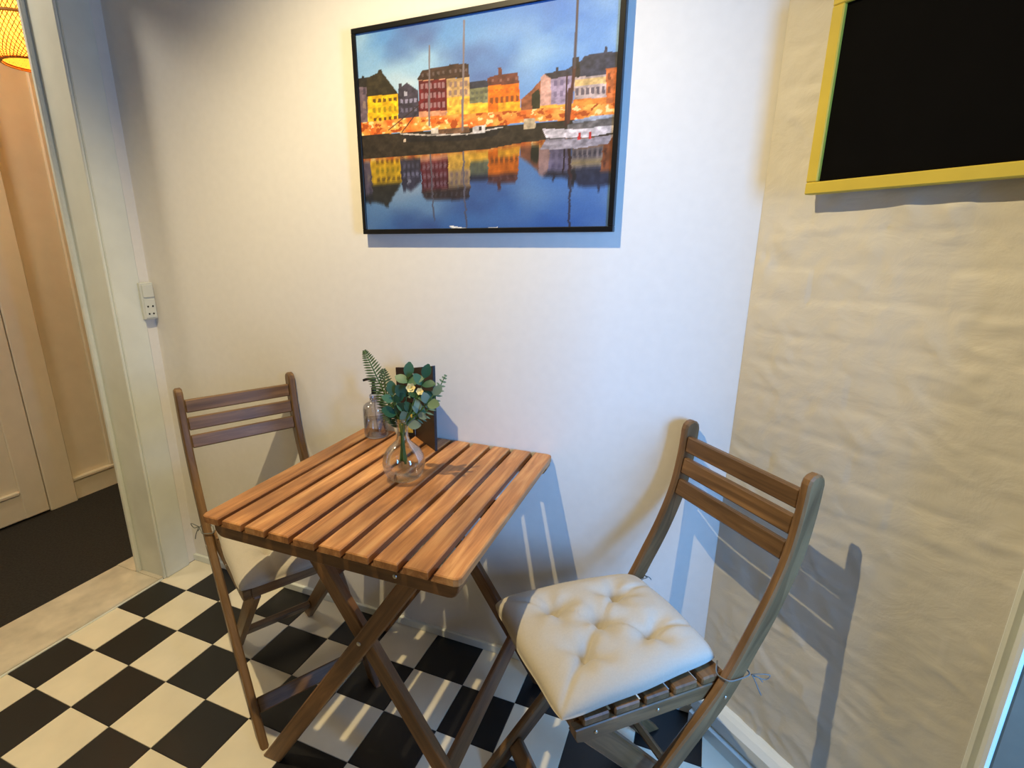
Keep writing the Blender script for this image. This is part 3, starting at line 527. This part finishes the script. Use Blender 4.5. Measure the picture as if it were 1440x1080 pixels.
def build_print():
    W, H, L = make_print()
    x0, x1, z0, z1 = -pw+b_, pw-b_, b_, ph-b_
    xs = np.linspace(x0, x1, W); zs = np.linspace(z0, z1, H); X, Z = np.meshgrid(xs, zs)
    co = np.stack([X, np.full_like(X, -.021), Z], -1).reshape(-1, 3)
    idx = np.arange(W*H).reshape(H, W)
    f = np.stack([idx[:-1, :-1], idx[:-1, 1:], idx[1:, 1:], idx[1:, :-1]], -1).reshape(-1, 4)
    me = bpy.data.meshes.new('photo_print'); me.vertices.add(W*H); me.vertices.foreach_set('co', co.ravel())
    nf = len(f); me.loops.add(nf*4); me.loops.foreach_set('vertex_index', f.ravel()); me.polygons.add(nf)
    me.polygons.foreach_set('loop_start', np.arange(nf)*4); me.polygons.foreach_set('loop_total', np.full(nf, 4)); me.update(calc_edges=True)
    ca = me.color_attributes.new('print', 'FLOAT_COLOR', 'POINT')
    ca.data.foreach_set('color', np.concatenate([L.reshape(-1, 3), np.ones((W*H, 1))], 1).astype(np.float32).ravel())
    m, nt, b = new_mat('photo_print'); at = N(nt, 'ShaderNodeAttribute'); at.attribute_name = 'print'
    nt.links.new(at.outputs['Color'], b.inputs['Base Color']); b.inputs['Roughness'].default_value = 0.5
    b.inputs['Coat Weight'].default_value = 0.6; b.inputs['Coat Roughness'].default_value = 0.03
    link('photo_print', me, m, pic)
build_print()

# ------------------------------------------------------------------ chalkboard on the plastered wall
cb0, cb1, cz0, cz1 = 0.108, 0.530, 1.356, 1.686
chalk = tag(empty('chalkboard', Vector((XR, 0, cz0))+DD*(cb0+cb1)/2, -DA), 'blank black chalkboard in a yellow frame on the plastered brick wall', 'chalkboard')
# local x along the wall, -y into the room
cw = (cb1-cb0)/2; chh = cz1-cz0; cf = 0.0215
for lo, hi, ax in (((-cw, -.034, 0), (cw, -.012, cf), 0), ((-cw, -.034, chh-cf), (cw, -.012, chh), 0), ((-cw, -.034, cf), (-cw+cf, -.012, chh-cf), 2), ((cw-cf, -.034, cf), (cw, -.012, chh-cf), 2)):
    box('frame_side', lo, hi, M['yellow'], chalk, r=0.002, axis=ax)
box('board', (-cw+cf, -.026, cf), (cw-cf, -.014, chh-cf), M['board'], chalk, r=0.0)
for sx in (-1, 1): box('wall_spacer', (sx*cw*0.7-.015, -.0139, chh*0.5-.02), (sx*cw*0.7+.015, -.006, chh*0.5+.02), M['board'], chalk, r=0.001)

# ------------------------------------------------------------------ folding table
TW, TD, TH = 0.610, 0.606, 0.710
tab = tag(empty('folding_table', (0.915, -0.616, 0), 0.012), 'wooden folding table with a slatted top and crossed legs against the white wall', 'table')
SW, SG, ST = 0.0495, (TW-0.495)/9, 0.018
for k in range(10):
    x0 = k*(SW+SG); x1 = x0+SW; c = 0.012
    o = [(x0, 0), (x1, 0), (x1, TD), (x0, TD)]
    if k == 0: o = [(x0+c, 0), (x1, 0), (x1, TD), (x0+c, TD), (x0+c*.3, TD-c*.3), (x0, TD-c), (x0, c), (x0+c*.3, c*.3)]
    if k == 9: o = [(x0, 0), (x1-c, 0), (x1-c*.3, c*.3), (x1, c), (x1, TD-c), (x1-c*.3, TD-c*.3), (x1-c, TD), (x0, TD)]
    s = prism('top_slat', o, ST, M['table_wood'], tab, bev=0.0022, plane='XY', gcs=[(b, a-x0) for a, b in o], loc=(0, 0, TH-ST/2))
ZR = TH-ST
def rail(y0, y1, zb, x0=0.045, x1=0.598):
    h = ZR-zb; r = h*0.8
    o = [(x0, ZR), (x0, ZR-0.004)]+[(x0+r-r*math.cos(t), zb+r-r*math.sin(t)) for t in (0.3, 0.8, 1.2, 1.57)]+[(x1-r+r*math.cos(t), zb+r-r*math.sin(t)) for t in (1.57, 1.2, 0.8, 0.3)]+[(x1, ZR-0.004), (x1, ZR)]
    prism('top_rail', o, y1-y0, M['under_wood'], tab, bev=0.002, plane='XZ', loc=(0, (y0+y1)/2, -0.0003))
rail(0.005, 0.044, 0.6635, 0.030, 0.606); rail(0.562, 0.601, 0.6635, 0.030, 0.606)
box('top_rail', (0.10, 0.285, 0.664), (0.56, 0.335, ZR-0.0005), M['under_wood'], tab, r=0.002)
def leg(y, xt, xf, zt, th=0.021, w=0.044):
    """flat leg in the plane y = const, foot cut level"""
    d = Vector((xf-xt, -zt)).normalized(); hx = w/2/abs(d.y)
    top = Vector((xt, zt))
    n = Vector((-d.y, d.x)) if d.y < 0 else Vector((d.y, -d.x))
    o = [(xf-hx, 0), (xf+hx, 0), (xt+hx*0.85, zt-0.012), (xt+hx*0.3, zt), (xt-hx*0.3, zt), (xt-hx*0.85, zt-0.012)]
    g = []
    for a, b in o:
        v = Vector((a-xt, b-zt)); g.append((v.dot(d), v.dot(n)))
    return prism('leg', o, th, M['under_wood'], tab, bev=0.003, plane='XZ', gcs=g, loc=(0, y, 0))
XA_t, XA_f, XB_t, XB_f = 0.487, 0.045, 0.215, 0.622
leg(0.058, XA_t, XA_f, 0.6595); leg(0.0805, XB_t, XB_f, 0.6595)
leg(0.560, XA_t, XA_f, 0.6595); leg(0.5375, XB_t, XB_f, 0.6595)
def onA(z): return XA_f+(XA_t-XA_f)*z/0.66
def onB(z): return XB_f+(XB_t-XB_f)*z/0.66
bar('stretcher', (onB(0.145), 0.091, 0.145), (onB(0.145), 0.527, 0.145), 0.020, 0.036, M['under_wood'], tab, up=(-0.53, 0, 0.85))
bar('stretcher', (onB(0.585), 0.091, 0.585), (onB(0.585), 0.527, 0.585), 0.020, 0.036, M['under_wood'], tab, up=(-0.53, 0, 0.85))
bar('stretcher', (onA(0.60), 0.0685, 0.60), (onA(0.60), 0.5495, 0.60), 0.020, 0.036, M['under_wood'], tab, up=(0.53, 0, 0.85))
def screw(parent, loc, axis, r=0.0042):
    o = lathe('screw', [(0.0001, 0.0022), (r*0.6, 0.0021), (r, 0.0012), (r, 0.0)], M['screw'], parent, n=10, close=False)
    o.matrix_local = Matrix.Translation(loc) @ Vector(axis).to_track_quat('Z', 'Y').to_matrix().to_4x4()
    return o
for x, z in ((onA(0.455), 0.455),): screw(tab, (x, 0.058-0.0105, z), (0, -1, 0), 0.005)
screw(tab, (XA_t-0.01, 0.005, 0.680), (0, -1, 0), 0.0045)

# ------------------------------------------------------------------ folding chairs
PH = 0.162                                    # half distance between the two posts
CL = [(0.0, 0.842), (-0.005, 0.775), (-0.020, 0.690), (-0.052, 0.602), (-0.095, 0.515), (-0.150, 0.415), (-0.225, 0.325), (-0.505, 0.0)]
CL = [(-a, z) for a, z in CL]                 # x forward
def post_line():
    pts = smooth_pts([(a, 0, z) for a, z in CL[:-1]], 5); out = [Vector((p.x, p.z)) for p in pts]
    a, b = out[-1], Vector(CL[-1])
    for t in (0.25, 0.5, 0.75, 1.0): out.append(a.lerp(b, t))
    return out
PL = post_line()
def post_x(z):
    for a, b in zip(PL[:-1], PL[1:]):
        if a.y >= z >= b.y: return a.x+(b.x-a.x)*(a.y-z)/(a.y-b.y)
    return PL[-1].x
def post_dir(z):
    a, b = Vector((post_x(z+0.02), z+0.02)), Vector((post_x(z-0.02), z-0.02)); return (b-a).normalized()
def make_post(parent, y):
    hw = 0.0205; L, Rr, gl, gr = [], [], [], []; s = 0
    for i, p in enumerate(PL):
        d = (PL[min(i+1, len(PL)-1)]-PL[max(i-1, 0)]).normalized(); n = Vector((-d.y, d.x))
        if i: s += (p-PL[i-1]).length
        w = hw*(1.0 if i < 20 else 0.97)
        if i == len(PL)-1: n = Vector((1/abs(d.y), 0))
        L.append(p+n*w); Rr.append(p-n*w); gl.append((s, w)); gr.append((s, -w))
    d = (PL[1]-PL[0]).normalized(); n = Vector((-d.y, d.x)); cap = []; gcap = []
    for k in range(1, 6):
        t = math.pi*k/6; cap.append(PL[0]+n*hw*-math.cos(t)-d*hw*math.sin(t)); gcap.append((-hw*math.sin(t), -hw*math.cos(t)))
    o = L[::-1]; go = gl[::-1]
    # L side runs up to the top, over the cap, then down the R side
    cap = cap[::-1]; gcap = gcap[::-1]
    o = o+cap+Rr; go = go+gcap+gr
    return prism('post', [(p.x, p.y) for p in o], 0.021, M['chair_wood'], parent, bev=0.004, plane='XZ', gcs=go, loc=(0, y, 0))
SLATX = [0.160, 0.226, 0.292, 0.358, 0.424]
SEATZ = 0.452
def make_chair(name, label, loc, heading):
    c = tag(empty(name, loc, heading), label, 'chair', 'folding chairs at the table')
    for y in (-PH, PH): make_post(c, y)
    for z in (0.806, 0.752, 0.698):
        d = post_dir(z); n = Vector((-d.y, d.x)); n = n if n.x > 0 else -n
        o = Vector((post_x(z), z))+n*0.008
        bar('back_slat', (o.x, -PH+0.0108, o.y), (o.x, PH-0.0108, o.y), 0.016, 0.039, M['chair_wood'], c, r=0.003, up=(-d.x, 0, -d.y))
    for sy in (-1, 1):
        y = sy*0.1405
        x0, x1, zt, zb = 0.118, 0.468, 0.434, 0.400
        o = [(x0, zb+0.004), (x0, zt), (x1, zt), (x1, zb+0.016), (x1-0.006, zb+0.004), (x1-0.020, zb), (x0+0.004, zb)]
        prism('seat_rail', o, 0.020, M['chair_wood'], c, bev=0.002, plane='XZ', loc=(0, y, 0))
        yl = sy*0.1165; xf, xt, zt2 = 0.072, 0.430, 0.424
        d = Vector((xf-xt, -zt2)).normalized(); w = 0.044; hx = w/2/abs(d.y)
        o = [(xf-hx, 0), (xf+hx, 0), (xt+hx*0.95, zt2-0.03), (xt+hx*0.6, zt2-0.006), (xt, zt2), (xt-hx*0.8, zt2-0.012)]
        g = [((Vector((a-xt, b-zt2))).dot(d), (Vector((a-xt, b-zt2))).dot(Vector((-d.y, d.x)))) for a, b in o]
        prism('leg', o, 0.020, M['chair_wood'], c, bev=0.003, plane='XZ', gcs=g, loc=(0, yl, 0))
        screw(c, (0.425, sy*0.1505, 0.417), (0, sy, 0)); screw(c, (0.290, sy*0.1505, 0.417), (0, sy, 0)); screw(c, (post_x(0.417), sy*(PH+0.0105), 0.417), (0, sy, 0))
    for i, x in enumerate(SLATX):
        box('seat_slat', (x-0.0275, -0.1495, 0.4345), (x+0.0275, 0.1495, SEATZ), M['chair_wood'], c, r=0.003, axis=1)
    # stretchers: between the front feet and between the rear legs, and under the front slat
    zf = 0.066; d = post_dir(zf)
    bar('stretcher', (post_x(zf), -PH+0.0108, zf), (post_x(zf), PH-0.0108, zf), 0.018, 0.040, M['chair_wood'], c, r=0.003, up=(-d.x, 0, -d.y))
    zr = 0.075; xr = 0.072+0.358*zr/0.424
    bar('stretcher', (xr, -0.1062, zr), (xr, 0.1062, zr), 0.018, 0.040, M['chair_wood'], c, r=0.003, up=(0.6, 0, 0.8))
    bar('stretcher', (0.448, -0.130, 0.416), (0.448, 0.130, 0.416), 0.020, 0.034, M['chair_wood'], c, r=0.003)
    return c
CH_R = ((1.972, -0.145), R(222.9)); CH_L = ((0.541, -0.152), R(-29.1))
make_chair('folding_chair', 'brown slatted folding chair beside the plastered brick wall, fully in view', (*CH_R[0], 0), CH_R[1])
make_chair('folding_chair', 'brown slatted folding chair tucked behind the table next to the doorway', (*CH_L[0], 0), CH_L[1])

# ------------------------------------------------------------------ seat cushions
def make_cushion(label, chair, x0, x1, y0, y1, seed, hmax=0.046, taper=0.012, tilt=0.0, ties=()):
    (cx, cy), hd_ = chair
    root = tag(empty('seat_cushion', (cx, cy, 0), hd_), label, 'cushion', 'tufted seat cushions')
    n = 72; vs = []; fs = []
    bu = [(0.0, 0.0), (0.42, 0.42), (-0.42, 0.42), (0.42, -0.42), (-0.42, -0.42)]
    mx, my, hx, hy = (x0+x1)/2, (y0+y1)/2, (x1-x0)/2, (y1-y0)/2
    def top(u, v):
        e = max(0.0, (1-abs(u)**3.2))*max(0.0, (1-abs(v)**3.2)); h = hmax*e**0.34
        dm = 0
        for k, (a, b) in enumerate(bu):
            dx, dy = (u-a)*hx, (v-b)*hy; r = math.hypot(dx, dy); th = math.atan2(dy, dx)
            dm += 0.020*math.exp(-(r/0.013)**2)+0.021*math.exp(-(r/0.038)**2)
            dm += 0.0048*math.cos(th*4+seed+k*1.7)*math.exp(-((r-0.036)/0.030)**2)
        # creases running between the tufts and out to the edges
        for a, b in ((0, 1), (0, 2), (0, 3), (0, 4)):
            p, q = Vector(bu[a]), Vector(bu[b]); w = Vector((u, v)); t = max(0, min(1, (w-p).dot(q-p)/(q-p).length_squared)); dd = (w-p-(q-p)*t); dd = math.hypot(dd.x*hx, dd.y*hy)
            dm += 0.008*math.exp(-(dd/0.006)**2)
        for k in (1, 2, 3, 4):
            p = Vector(bu[k]); q = Vector((p.x*2.6, p.y*(1.2 if (k+seed) % 2 else 2.5))); w = Vector((u, v)); t = max(0, min(1, (w-p).dot(q-p)/(q-p).length_squared)); dd = (w-p-(q-p)*t); dd = math.hypot(dd.x*hx, dd.y*hy)
            dm += 0.010*math.exp(-(dd/0.0055)**2)*(1-t*0.5)
        wr = 0.0016*noise.noise(Vector((u*6+seed, v*6, 1)))+0.0012*noise.noise(Vector((u*15, v*15+seed, 2)))
        return max(0.004*e**.2, h-dm*e**0.25+wr*e)
    for side in (1, 0):
        for j in range(n+1):
            for i in range(n+1):
                u = math.sin((i/n*2-1)*math.pi/2*0.98)/math.sin(math.pi/2*.98); v = math.sin((j/n*2-1)*math.pi/2*.98)/math.sin(math.pi/2*.98)
                # rounded corners and slightly drawn-in sides
                su = 1-0.05*abs(v)**6-0.018*(1-math.cos(v*6.0))*0.5; sv = 1-0.05*abs(u)**6-0.018*(1-math.cos(u*6.0))*0.5
                X = mx+u*su*hx; Y = my+v*sv*(hy-taper*(-u))
                e = max(0.0, (1-abs(u)**4))*max(0.0, (1-abs(v)**4))
                zz = SEATZ+0.0015+0.008*(1-e**.5)
                if side: zz += top(u, v)
                vs.append((X, Y, zz))
    w = n+1; off = w*w
    for j in range(n):
        for i in range(n):
            fs.append((j*w+i, j*w+i+1, (j+1)*w+i+1, (j+1)*w+i)); fs.append((off+j*w+i, off+(j+1)*w+i, off+(j+1)*w+i+1, off+j*w+i+1))
    for i in range(n):
        fs.append((i, off+i, off+i+1, i+1)); fs.append((n*w+i, n*w+i+1, off+n*w+i+1, off+n*w+i))
        fs.append((i*w, (i+1)*w, off+(i+1)*w, off+i*w)); fs.append((i*w+n, off+i*w+n, off+(i+1)*w+n, (i+1)*w+n))
    me = me_from('cover', vs, fs, True); fix_normals(me); link('cover', me, M['cushion'], root)
    pp = [(mx-hx*.97, my-hy*.97), (mx+hx*.97, my-hy*.97), (mx+hx*.97, my+hy*.97), (mx-hx*.97, my+hy*.97)]
    for sy in ties:
        px = post_x(0.458); y = sy*PH; r = 0.0015; e = sy*0.0125; z = 0.459
        loop = [(x0+0.012, sy*abs(y1 if sy > 0 else y0)*0.93, 0.464), (px+0.030, y-e*1.0, z-.004), (px+0.026, y+e*1.05, z), (px, y+e*1.12, z-0.004), (px-0.027, y+e*1.05, z-.002), (px-0.029, y-e*0.3, z), (px-0.027, y-e*1.1, z+.002), (px-.002, y-e*1.12, z+.002)]
        tube('tie', loop, r, M['cord'], root, n=6, sm=4)
        k = Vector((px-0.030, y+e*1.2, z-0.002))
        for dv in (((-.012, .010*sy, .006), (-.030, .016*sy, .002), (-.026, .010*sy, -.012), (-.004, .002*sy, -.002)), ((-.006, .004*sy, -.012), (-.012, .010*sy, -.030), (-.020, .012*sy, -.046)), ((-.010, -.002*sy, -.010), (-.024, -.004*sy, -.018), (-.034, .0*sy, -.030))):
            tube('tie_end', [k]+[k+Vector(q) for q in dv], 0.0012, M['cord'], root, n=5, sm=4)
    return root
make_cushion('off-white tufted cushion with five dimples on the chair by the plastered wall', CH_R, 0.125, 0.502, -0.178, 0.141, 1, hmax=0.056, ties=(-1, 1))
make_cushion('off-white cushion on the chair by the doorway, half shaded under the table', CH_L, 0.118, 0.512, -0.156, 0.164, 4, hmax=0.052, ties=(-1,))

# ------------------------------------------------------------------ on the table
TZ = TH+0.0004
VX, VY = 1.226, -0.296
vase = tag(lathe('glass_vase', [(0.026, 0.001), (0.041, 0.010), (0.0495, 0.027), (0.052, 0.045), (0.0495, 0.062), (0.041, 0.079), (0.028, 0.092), (0.0175, 0.102), (0.0140, 0.114), (0.0135, 0.130), (0.0155, 0.148), (0.0180, 0.160), (0.0168, 0.1605), (0.0142, 0.148), (0.0121, 0.130), (0.0126, 0.114), (0.0162, 0.102), (0.0268, 0.0915), (0.0396, 0.0785), (0.048, 0.062), (0.0504, 0.045), (0.048, 0.028), (0.0395, 0.012), (0.024, 0.005)], M['glass'], n=40, loc=(VX, VY, TZ), close=True), 'clear round bulb vase with a narrow neck holding green sprigs on the table', 'vase')
def leaf_geo(p, d, up, L, W, bend=0.25, fold=0.12, rows=5):
    d = Vector(d).normalized(); s = d.cross(Vector(up)).normalized(); n = s.cross(d)
    vs = []; fs = []
    for i in range(rows+1):
        t = i/rows; w = W*math.sin(math.pi*min(0.97, (t*0.93+0.04)))**0.7
        c = Vector(p)+d*L*t-n*bend*L*t*t
        vs += [c-s*w+n*fold*w, c, c+s*w+n*fold*w]
    for i in range(rows):
        a = i*3; fs += [(a, a+1, a+4, a+3), (a+1, a+2, a+5, a+4)]
    return vs, fs
def sprig(name, label, cat, tip, leaves, mat, base=(0.0, 0.0, 0.03), bendv=(0, 0, 0), flat=None):
    """stem from inside the vase to tip (offsets from the vase base)"""
    o = Vector((VX, VY, TZ)); root = tag(empty(name, o+Vector(base)), label, cat, 'sprigs in the glass vase')
    b = Vector(base); t = Vector(tip); neck = Vector((t.x*0.03+b.x*.3, t.y*0.03+b.y*.3, 0.130))
    pts = [b-b, neck-b, (neck.lerp(t, 0.45)+Vector(bendv))-b, t-b]
    sp = smooth_pts(pts, 8)
    tube('stem', pts, (0.0034, 0.0010), M['stem'], root, n=6, sm=8)
    return root, sp
def along(sp, t):
    k = t*(len(sp)-1); i = min(int(k), len(sp)-2); p = sp[i].lerp(sp[i+1], k-i); return p, (sp[i+1]-sp[i]).normalized()
VIEW = Vector((CAM['loc'][0]-VX, CAM['loc'][1]-VY, 0.4)).normalized()
def eucalyptus(label, tip, ts, size, mat, base, bendv=(0, 0, 0), seed=0):
    rr = random.Random(seed)
    root, sp = sprig('eucalyptus_sprig', label, 'foliage', tip, None, mat, base, bendv)
    for i, t in enumerate(ts):
        p, d = along(sp, t)
        for sgn in (-1, 1):
            side = d.cross(VIEW).normalized()*sgn
            ld = (side*0.9+d*(0.35+0.5*rr.random())+VIEW*rr.uniform(-.3, .6)).normalized()
            L = size*rr.uniform(.8, 1.2)
            vs, fs = leaf_geo(p, ld, VIEW+Vector((rr.uniform(-.5, .5), rr.uniform(-.5, .5), rr.uniform(-.3, .6))), L, L*0.36, bend=rr.uniform(-.1, .3))
            link('leaf', me_from('leaf', vs, fs, True), mat, root)
    p, d = along(sp, 1.0); vs, fs = leaf_geo(p, d, VIEW, size, size*.34, .1); link('leaf', me_from('leaf', vs, fs, True), mat, root)
def frond(label, tip, mat, base, bendv, n=20, size=0.024, t0=0.42, w=0.0028):
    root, sp = sprig('fern_frond', label, 'foliage', tip, None, mat, base, bendv)
    V_, F_ = [], []
    for i in range(n):
        t = t0+(1-t0)*i/(n-1)
        p, d = along(sp, t); L = size*math.sin(math.pi*(0.22+0.72*(i/(n-1))))
        for sgn in (-1, 1):
            side = d.cross(VIEW).normalized()*sgn
            vs, fs = leaf_geo(p, (side+d*0.45), VIEW, max(L, .004), w, bend=0.15, rows=3)
            k = len(V_); V_ += vs; F_ += [tuple(q+k for q in f) for f in fs]
    o = link('leaflets', me_from('leaflets', V_, F_, True), mat, root); o['kind'] = 'stuff'
frond('tall dark fern frond leaning out to the left of the vase', (-0.078, -0.022, 0.318), M['fern'], (-0.004, 0.002, 0.05), (-0.004, 0, 0.010), n=30, size=0.027, w=0.0022)
frond('shorter fern frond beside the tall fern, just left of the vase neck', (-0.044, 0.000, 0.272), M['fern'], (-0.006, -0.004, 0.05), (-0.012, 0, -0.010), n=26, size=0.030, w=0.0022, t0=0.36)
frond('thin grey green feathery frond reaching out to the right of the vase', (0.098, 0.040, 0.262), M['grey_leaf'], (0.005, 0.002, 0.05), (0.010, 0, -0.012), n=16, size=0.020, w=0.0024)
eucalyptus('teal green leafy sprig rising upright from the middle of the vase', (0.016, 0.010, 0.258), (0.60, 0.78, 0.92), 0.036, M['euca'], (0.002, 0.004, 0.04), (0.0, 0, 0), 2)
eucalyptus('teal green leafy sprig curving low over the left rim of the vase', (-0.012, -0.016, 0.218), (0.62, 0.86), 0.036, M['euca'], (-0.004, -0.002, 0.05), (-0.006, 0, 0.006), 5)
eucalyptus('green leafy sprig spreading to the upper right, against the dark menu', (0.054, 0.018, 0.258), (0.58, 0.76, 0.9), 0.034, M['euca'], (0.004, -0.003, 0.05), (0.006, 0, 0.004), 8)
eucalyptus('pale grey green sprig drooping to the right below the flowers', (0.082, 0.010, 0.222), (0.42, 0.6, 0.8), 0.030, M['grey_leaf'], (0.006, 0.000, 0.05), (0.012, 0, 0.012), 11)
tube_root, _sp = sprig('flower_sprig', 'slender sprig with two small cream flowers at the right of the bunch', 'flower', (0.050, -0.004, 0.236), None, None, (0.003, -0.005, 0.05), (0.004, 0, 0.004))
def flower(root, c, r):
    c = Vector(c); V_, F_ = [], []
    a = VIEW.cross(Vector((0, 0, 1))).normalized(); b = VIEW.cross(a)
    for ring, (rr_, op) in enumerate(((1.0, .35), (0.66, .8))):
        for k in range(6):
            t = 2*math.pi*(k+ring*.5)/6; dd = a*math.cos(t)+b*math.sin(t)+VIEW*op
            vs, fs = leaf_geo(c, dd, VIEW, r*rr_, r*.42*rr_, bend=-.3); n = len(V_); V_ += vs; F_ += [tuple(q+n for q in f) for f in fs]
    link('flower_head', me_from('flower_head', V_, F_, True), M['flower'], root)
flower(tube_root, Vector((0.036, -0.014, 0.240))-Vector((0.003, -0.005, 0.05)), 0.013); flower(tube_root, Vector((0.056, -0.008, 0.232))-Vector((0.003, -0.005, 0.05)), 0.010)

# pump bottle beside the wall
BX, BY = 0.985, -0.062
bt = tag(empty('pump_bottle', (BX, BY, TZ)), 'clear pump bottle with a black spout at the table edge by the wall', 'bottle')
lathe('body', [(0.030, 0.0), (0.0345, 0.003), (0.0355, 0.010), (0.0355, 0.086), (0.033, 0.096), (0.024, 0.104), (0.0135, 0.108), (0.0125, 0.122), (0.0115, 0.122), (0.0125, 0.108), (0.023, 0.1025), (0.0318, 0.095), (0.0343, 0.085), (0.0343, 0.010), (0.030, 0.004)], M['bottle'], bt, n=36, close=True)
lathe('liquid', [(0.029, 0.0045), (0.0338, 0.011), (0.0338, 0.052), (0.0001, 0.052)], glassmat('clear_liquid', (0.93, 0.94, 0.93), 0.4), bt, n=36)
lathe('collar', [(0.0001, 0.112), (0.0145, 0.112), (0.0145, 0.128), (0.012, 0.131), (0.0001, 0.131)], M['bottle'], bt, n=24)
lathe('pump', [(0.0001, 0.131), (0.0075, 0.131), (0.0075, 0.150), (0.005, 0.151), (0.005, 0.168), (0.0085, 0.169), (0.0085, 0.180), (0.0001, 0.182)], M['blackp'], bt, n=18)
tube('spout', [(0, 0, .175), (-.014, -.006, .176), (-.027, -.012, .172)], (0.0048, 0.0036), M['blackp'], bt, n=8)
tube('dip_tube', [(0, 0, .112), (0.002, 0, .06), (0.008, 0, .012)], 0.002, M['bottle'], bt, n=6)
# printed lines on the bottle
def label_lines():
    for k, (z, w) in enumerate(((0.070, .9), (0.060, 1.1), (0.052, .7), (0.034, 1.0), (0.026, 1.0))):
        V_, F_ = [], []; a0 = math.atan2(CAM['loc'][1]-BY, CAM['loc'][0]-BX)-.25; m = 10
        for i in range(m+1):
            t = a0-w/2+w*i/m
            for zz in (z-.0012, z+.0012): V_.append((0.03575*math.cos(t), 0.03575*math.sin(t), zz))
        for i in range(m):
            if (i*7+k*3) % 5 != 0: F_.append((i*2, i*2+2, i*2+3, i*2+1))
        link('label_line', me_from('label_line', V_, F_), M['cord'], bt)

# folded menu stand, standing open
mn = tag(empty('menu_stand', (1.098, -0.020, TZ)), 'dark brown folded menu stand opened upright behind the vase on the table', 'menu')
def board(name, p, q, h0, h1, t, mat):
    p = Vector((*p, 0)); q = Vector((*q, 0)); d = (q-p).normalized(); n = Vector((-d.y, d.x, 0))*t/2
    vs = [p-n, q-n, q+n, p+n]+[p-n+Vector((0, 0, h0)), q-n+Vector((0, 0, h1)), q+n+Vector((0, 0, h1)), p+n+Vector((0, 0, h0))]
    me = me_from(name, vs, [(0, 3, 2, 1), (4, 5, 6, 7), (0, 1, 5, 4), (1, 2, 6, 5), (2, 3, 7, 6), (3, 0, 4, 7)]); fix_normals(me)
    return link(name, me, mat, mn)
c2 = Vector((0.110, -0.081))
board('cover', (0.003, -0.003), (c2.x, c2.y), 0.212, 0.243, 0.005, M['menu'])
board('cover', (-0.002, -0.003), (-0.052, -0.012), 0.212, 0.210, 0.005, M['menu'])
board('edge_strip', (c2.x+.0005, c2.y-.0005), (c2.x+.0035, c2.y-.0030), 0.2435, 0.2440, 0.007, M['menu_edge'])
board('base_lip', (-0.002, -0.009), (-0.052, -0.018), 0.010, 0.010, 0.005, M['menu_edge'])
pg = plain('printed_card', (228, 190, 96), 0.6, var=0.25, scale=60)
pb = board('picture_card', (-0.006, -0.0075), (-0.050, -0.0155), 0.085, 0.085, 0.0015, pg); pb.location = (0, 0, 0.012)

# ------------------------------------------------------------------ wall socket on the strip beside the casing
sk = tag(empty('wall_socket', (0.0125, -0.030, 1.008)), 'white switch and socket plate on the strip left of the back wall corner', 'socket')
box('plate', (-0.0, -0.0245, 0.0), (0.014, 0.0245, 0.130), M['plastic'], sk, r=0.003)
box('switch', (0.0142, -0.0195, 0.078), (0.0185, 0.0195, 0.122), M['plastic'], sk, r=0.0015)
box('socket_face', (0.0142, -0.0200, 0.006), (0.0165, 0.0200, 0.072), M['plastic'], sk, r=0.001)
for y, z in ((-.009, .046), (.009, .046), (-.008, .020), (.008, .020)):
    o = lathe('socket_hole', [(0.0001, 0.0008), (0.0032, 0.0008), (0.0034, 0.0)], M['hole'], sk, n=10); o.matrix_local = Matrix.Translation((0.0166, y, z)) @ Matrix.Rotation(math.pi/2, 4, 'Y')

# ------------------------------------------------------------------ rattan pendant in the hall
LX, LY, LZ = -0.60, 0.125, 1.925
lp = tag(empty('pendant_lamp', (LX, LY, LZ)), 'woven bamboo pendant lamp glowing in the hall at the upper left', 'lamp')
prof = [(0.102, 0.0), (0.132, 0.016), (0.148, 0.06), (0.150, 0.115), (0.149, 0.17), (0.146, 0.23), (0.130, 0.27), (0.10, 0.30)]
def shade():
    n = 96; V_, F_ = [], []
    pr = smooth_pts([(a, 0, b) for a, b in prof], 4)
    for i, p in enumerate(pr):
        for k in range(n):
            a = 2*math.pi*k/n; r = p.x+0.0008*(1 if (i+k) % 2 else -1); V_.append((r*math.cos(a), r*math.sin(a), p.z))
    for i in range(len(pr)-1):
        for k in range(n):
            j = (k+1) % n; F_.append((i*n+k, i*n+j, (i+1)*n+j, (i+1)*n+k))
    link('lamp_shade', me_from('lamp_shade', V_, F_, True), M['rattan'], lp)
    V_, F_ = [], []
    for s in (-1, 1):
        for k in range(64):
            pts = []
            for i, p in enumerate(pr):
                a = 2*math.pi*k/64+s*i*0.055; r = p.x+0.002; pts.append((r*math.cos(a), r*math.sin(a), p.z))
            v, f = tube_geo(pts[::2], 0.0014, 4); q = len(V_); V_ += v; F_ += [tuple(x+q for x in g) for g in f]
    o = link('weave', me_from('weave', V_, F_), M['rattan_dark'], lp); o['kind'] = 'stuff'
shade()
for z, r in ((0.002, 0.104), (0.135, 0.1515)):
    lathe('band', [(r-.002, z-.005), (r+.003, z-.005), (r+.003, z+.005), (r-.002, z+.005)], M['rattan_dark'], lp, n=64)
lathe('bulb', [(0.0001, 0.075), (0.022, 0.082), (0.030, 0.10), (0.028, 0.12), (0.014, 0.15), (0.013, 0.17), (0.0001, 0.17)], plain('frosted_bulb', (250, 240, 220), 0.3), lp, n=24)
tube('cable', [(0, 0, 0.17), (0, 0, 0.45), (0, 0, CEIL-LZ)], 0.003, M['blackp'], lp, n=6, sm=0)
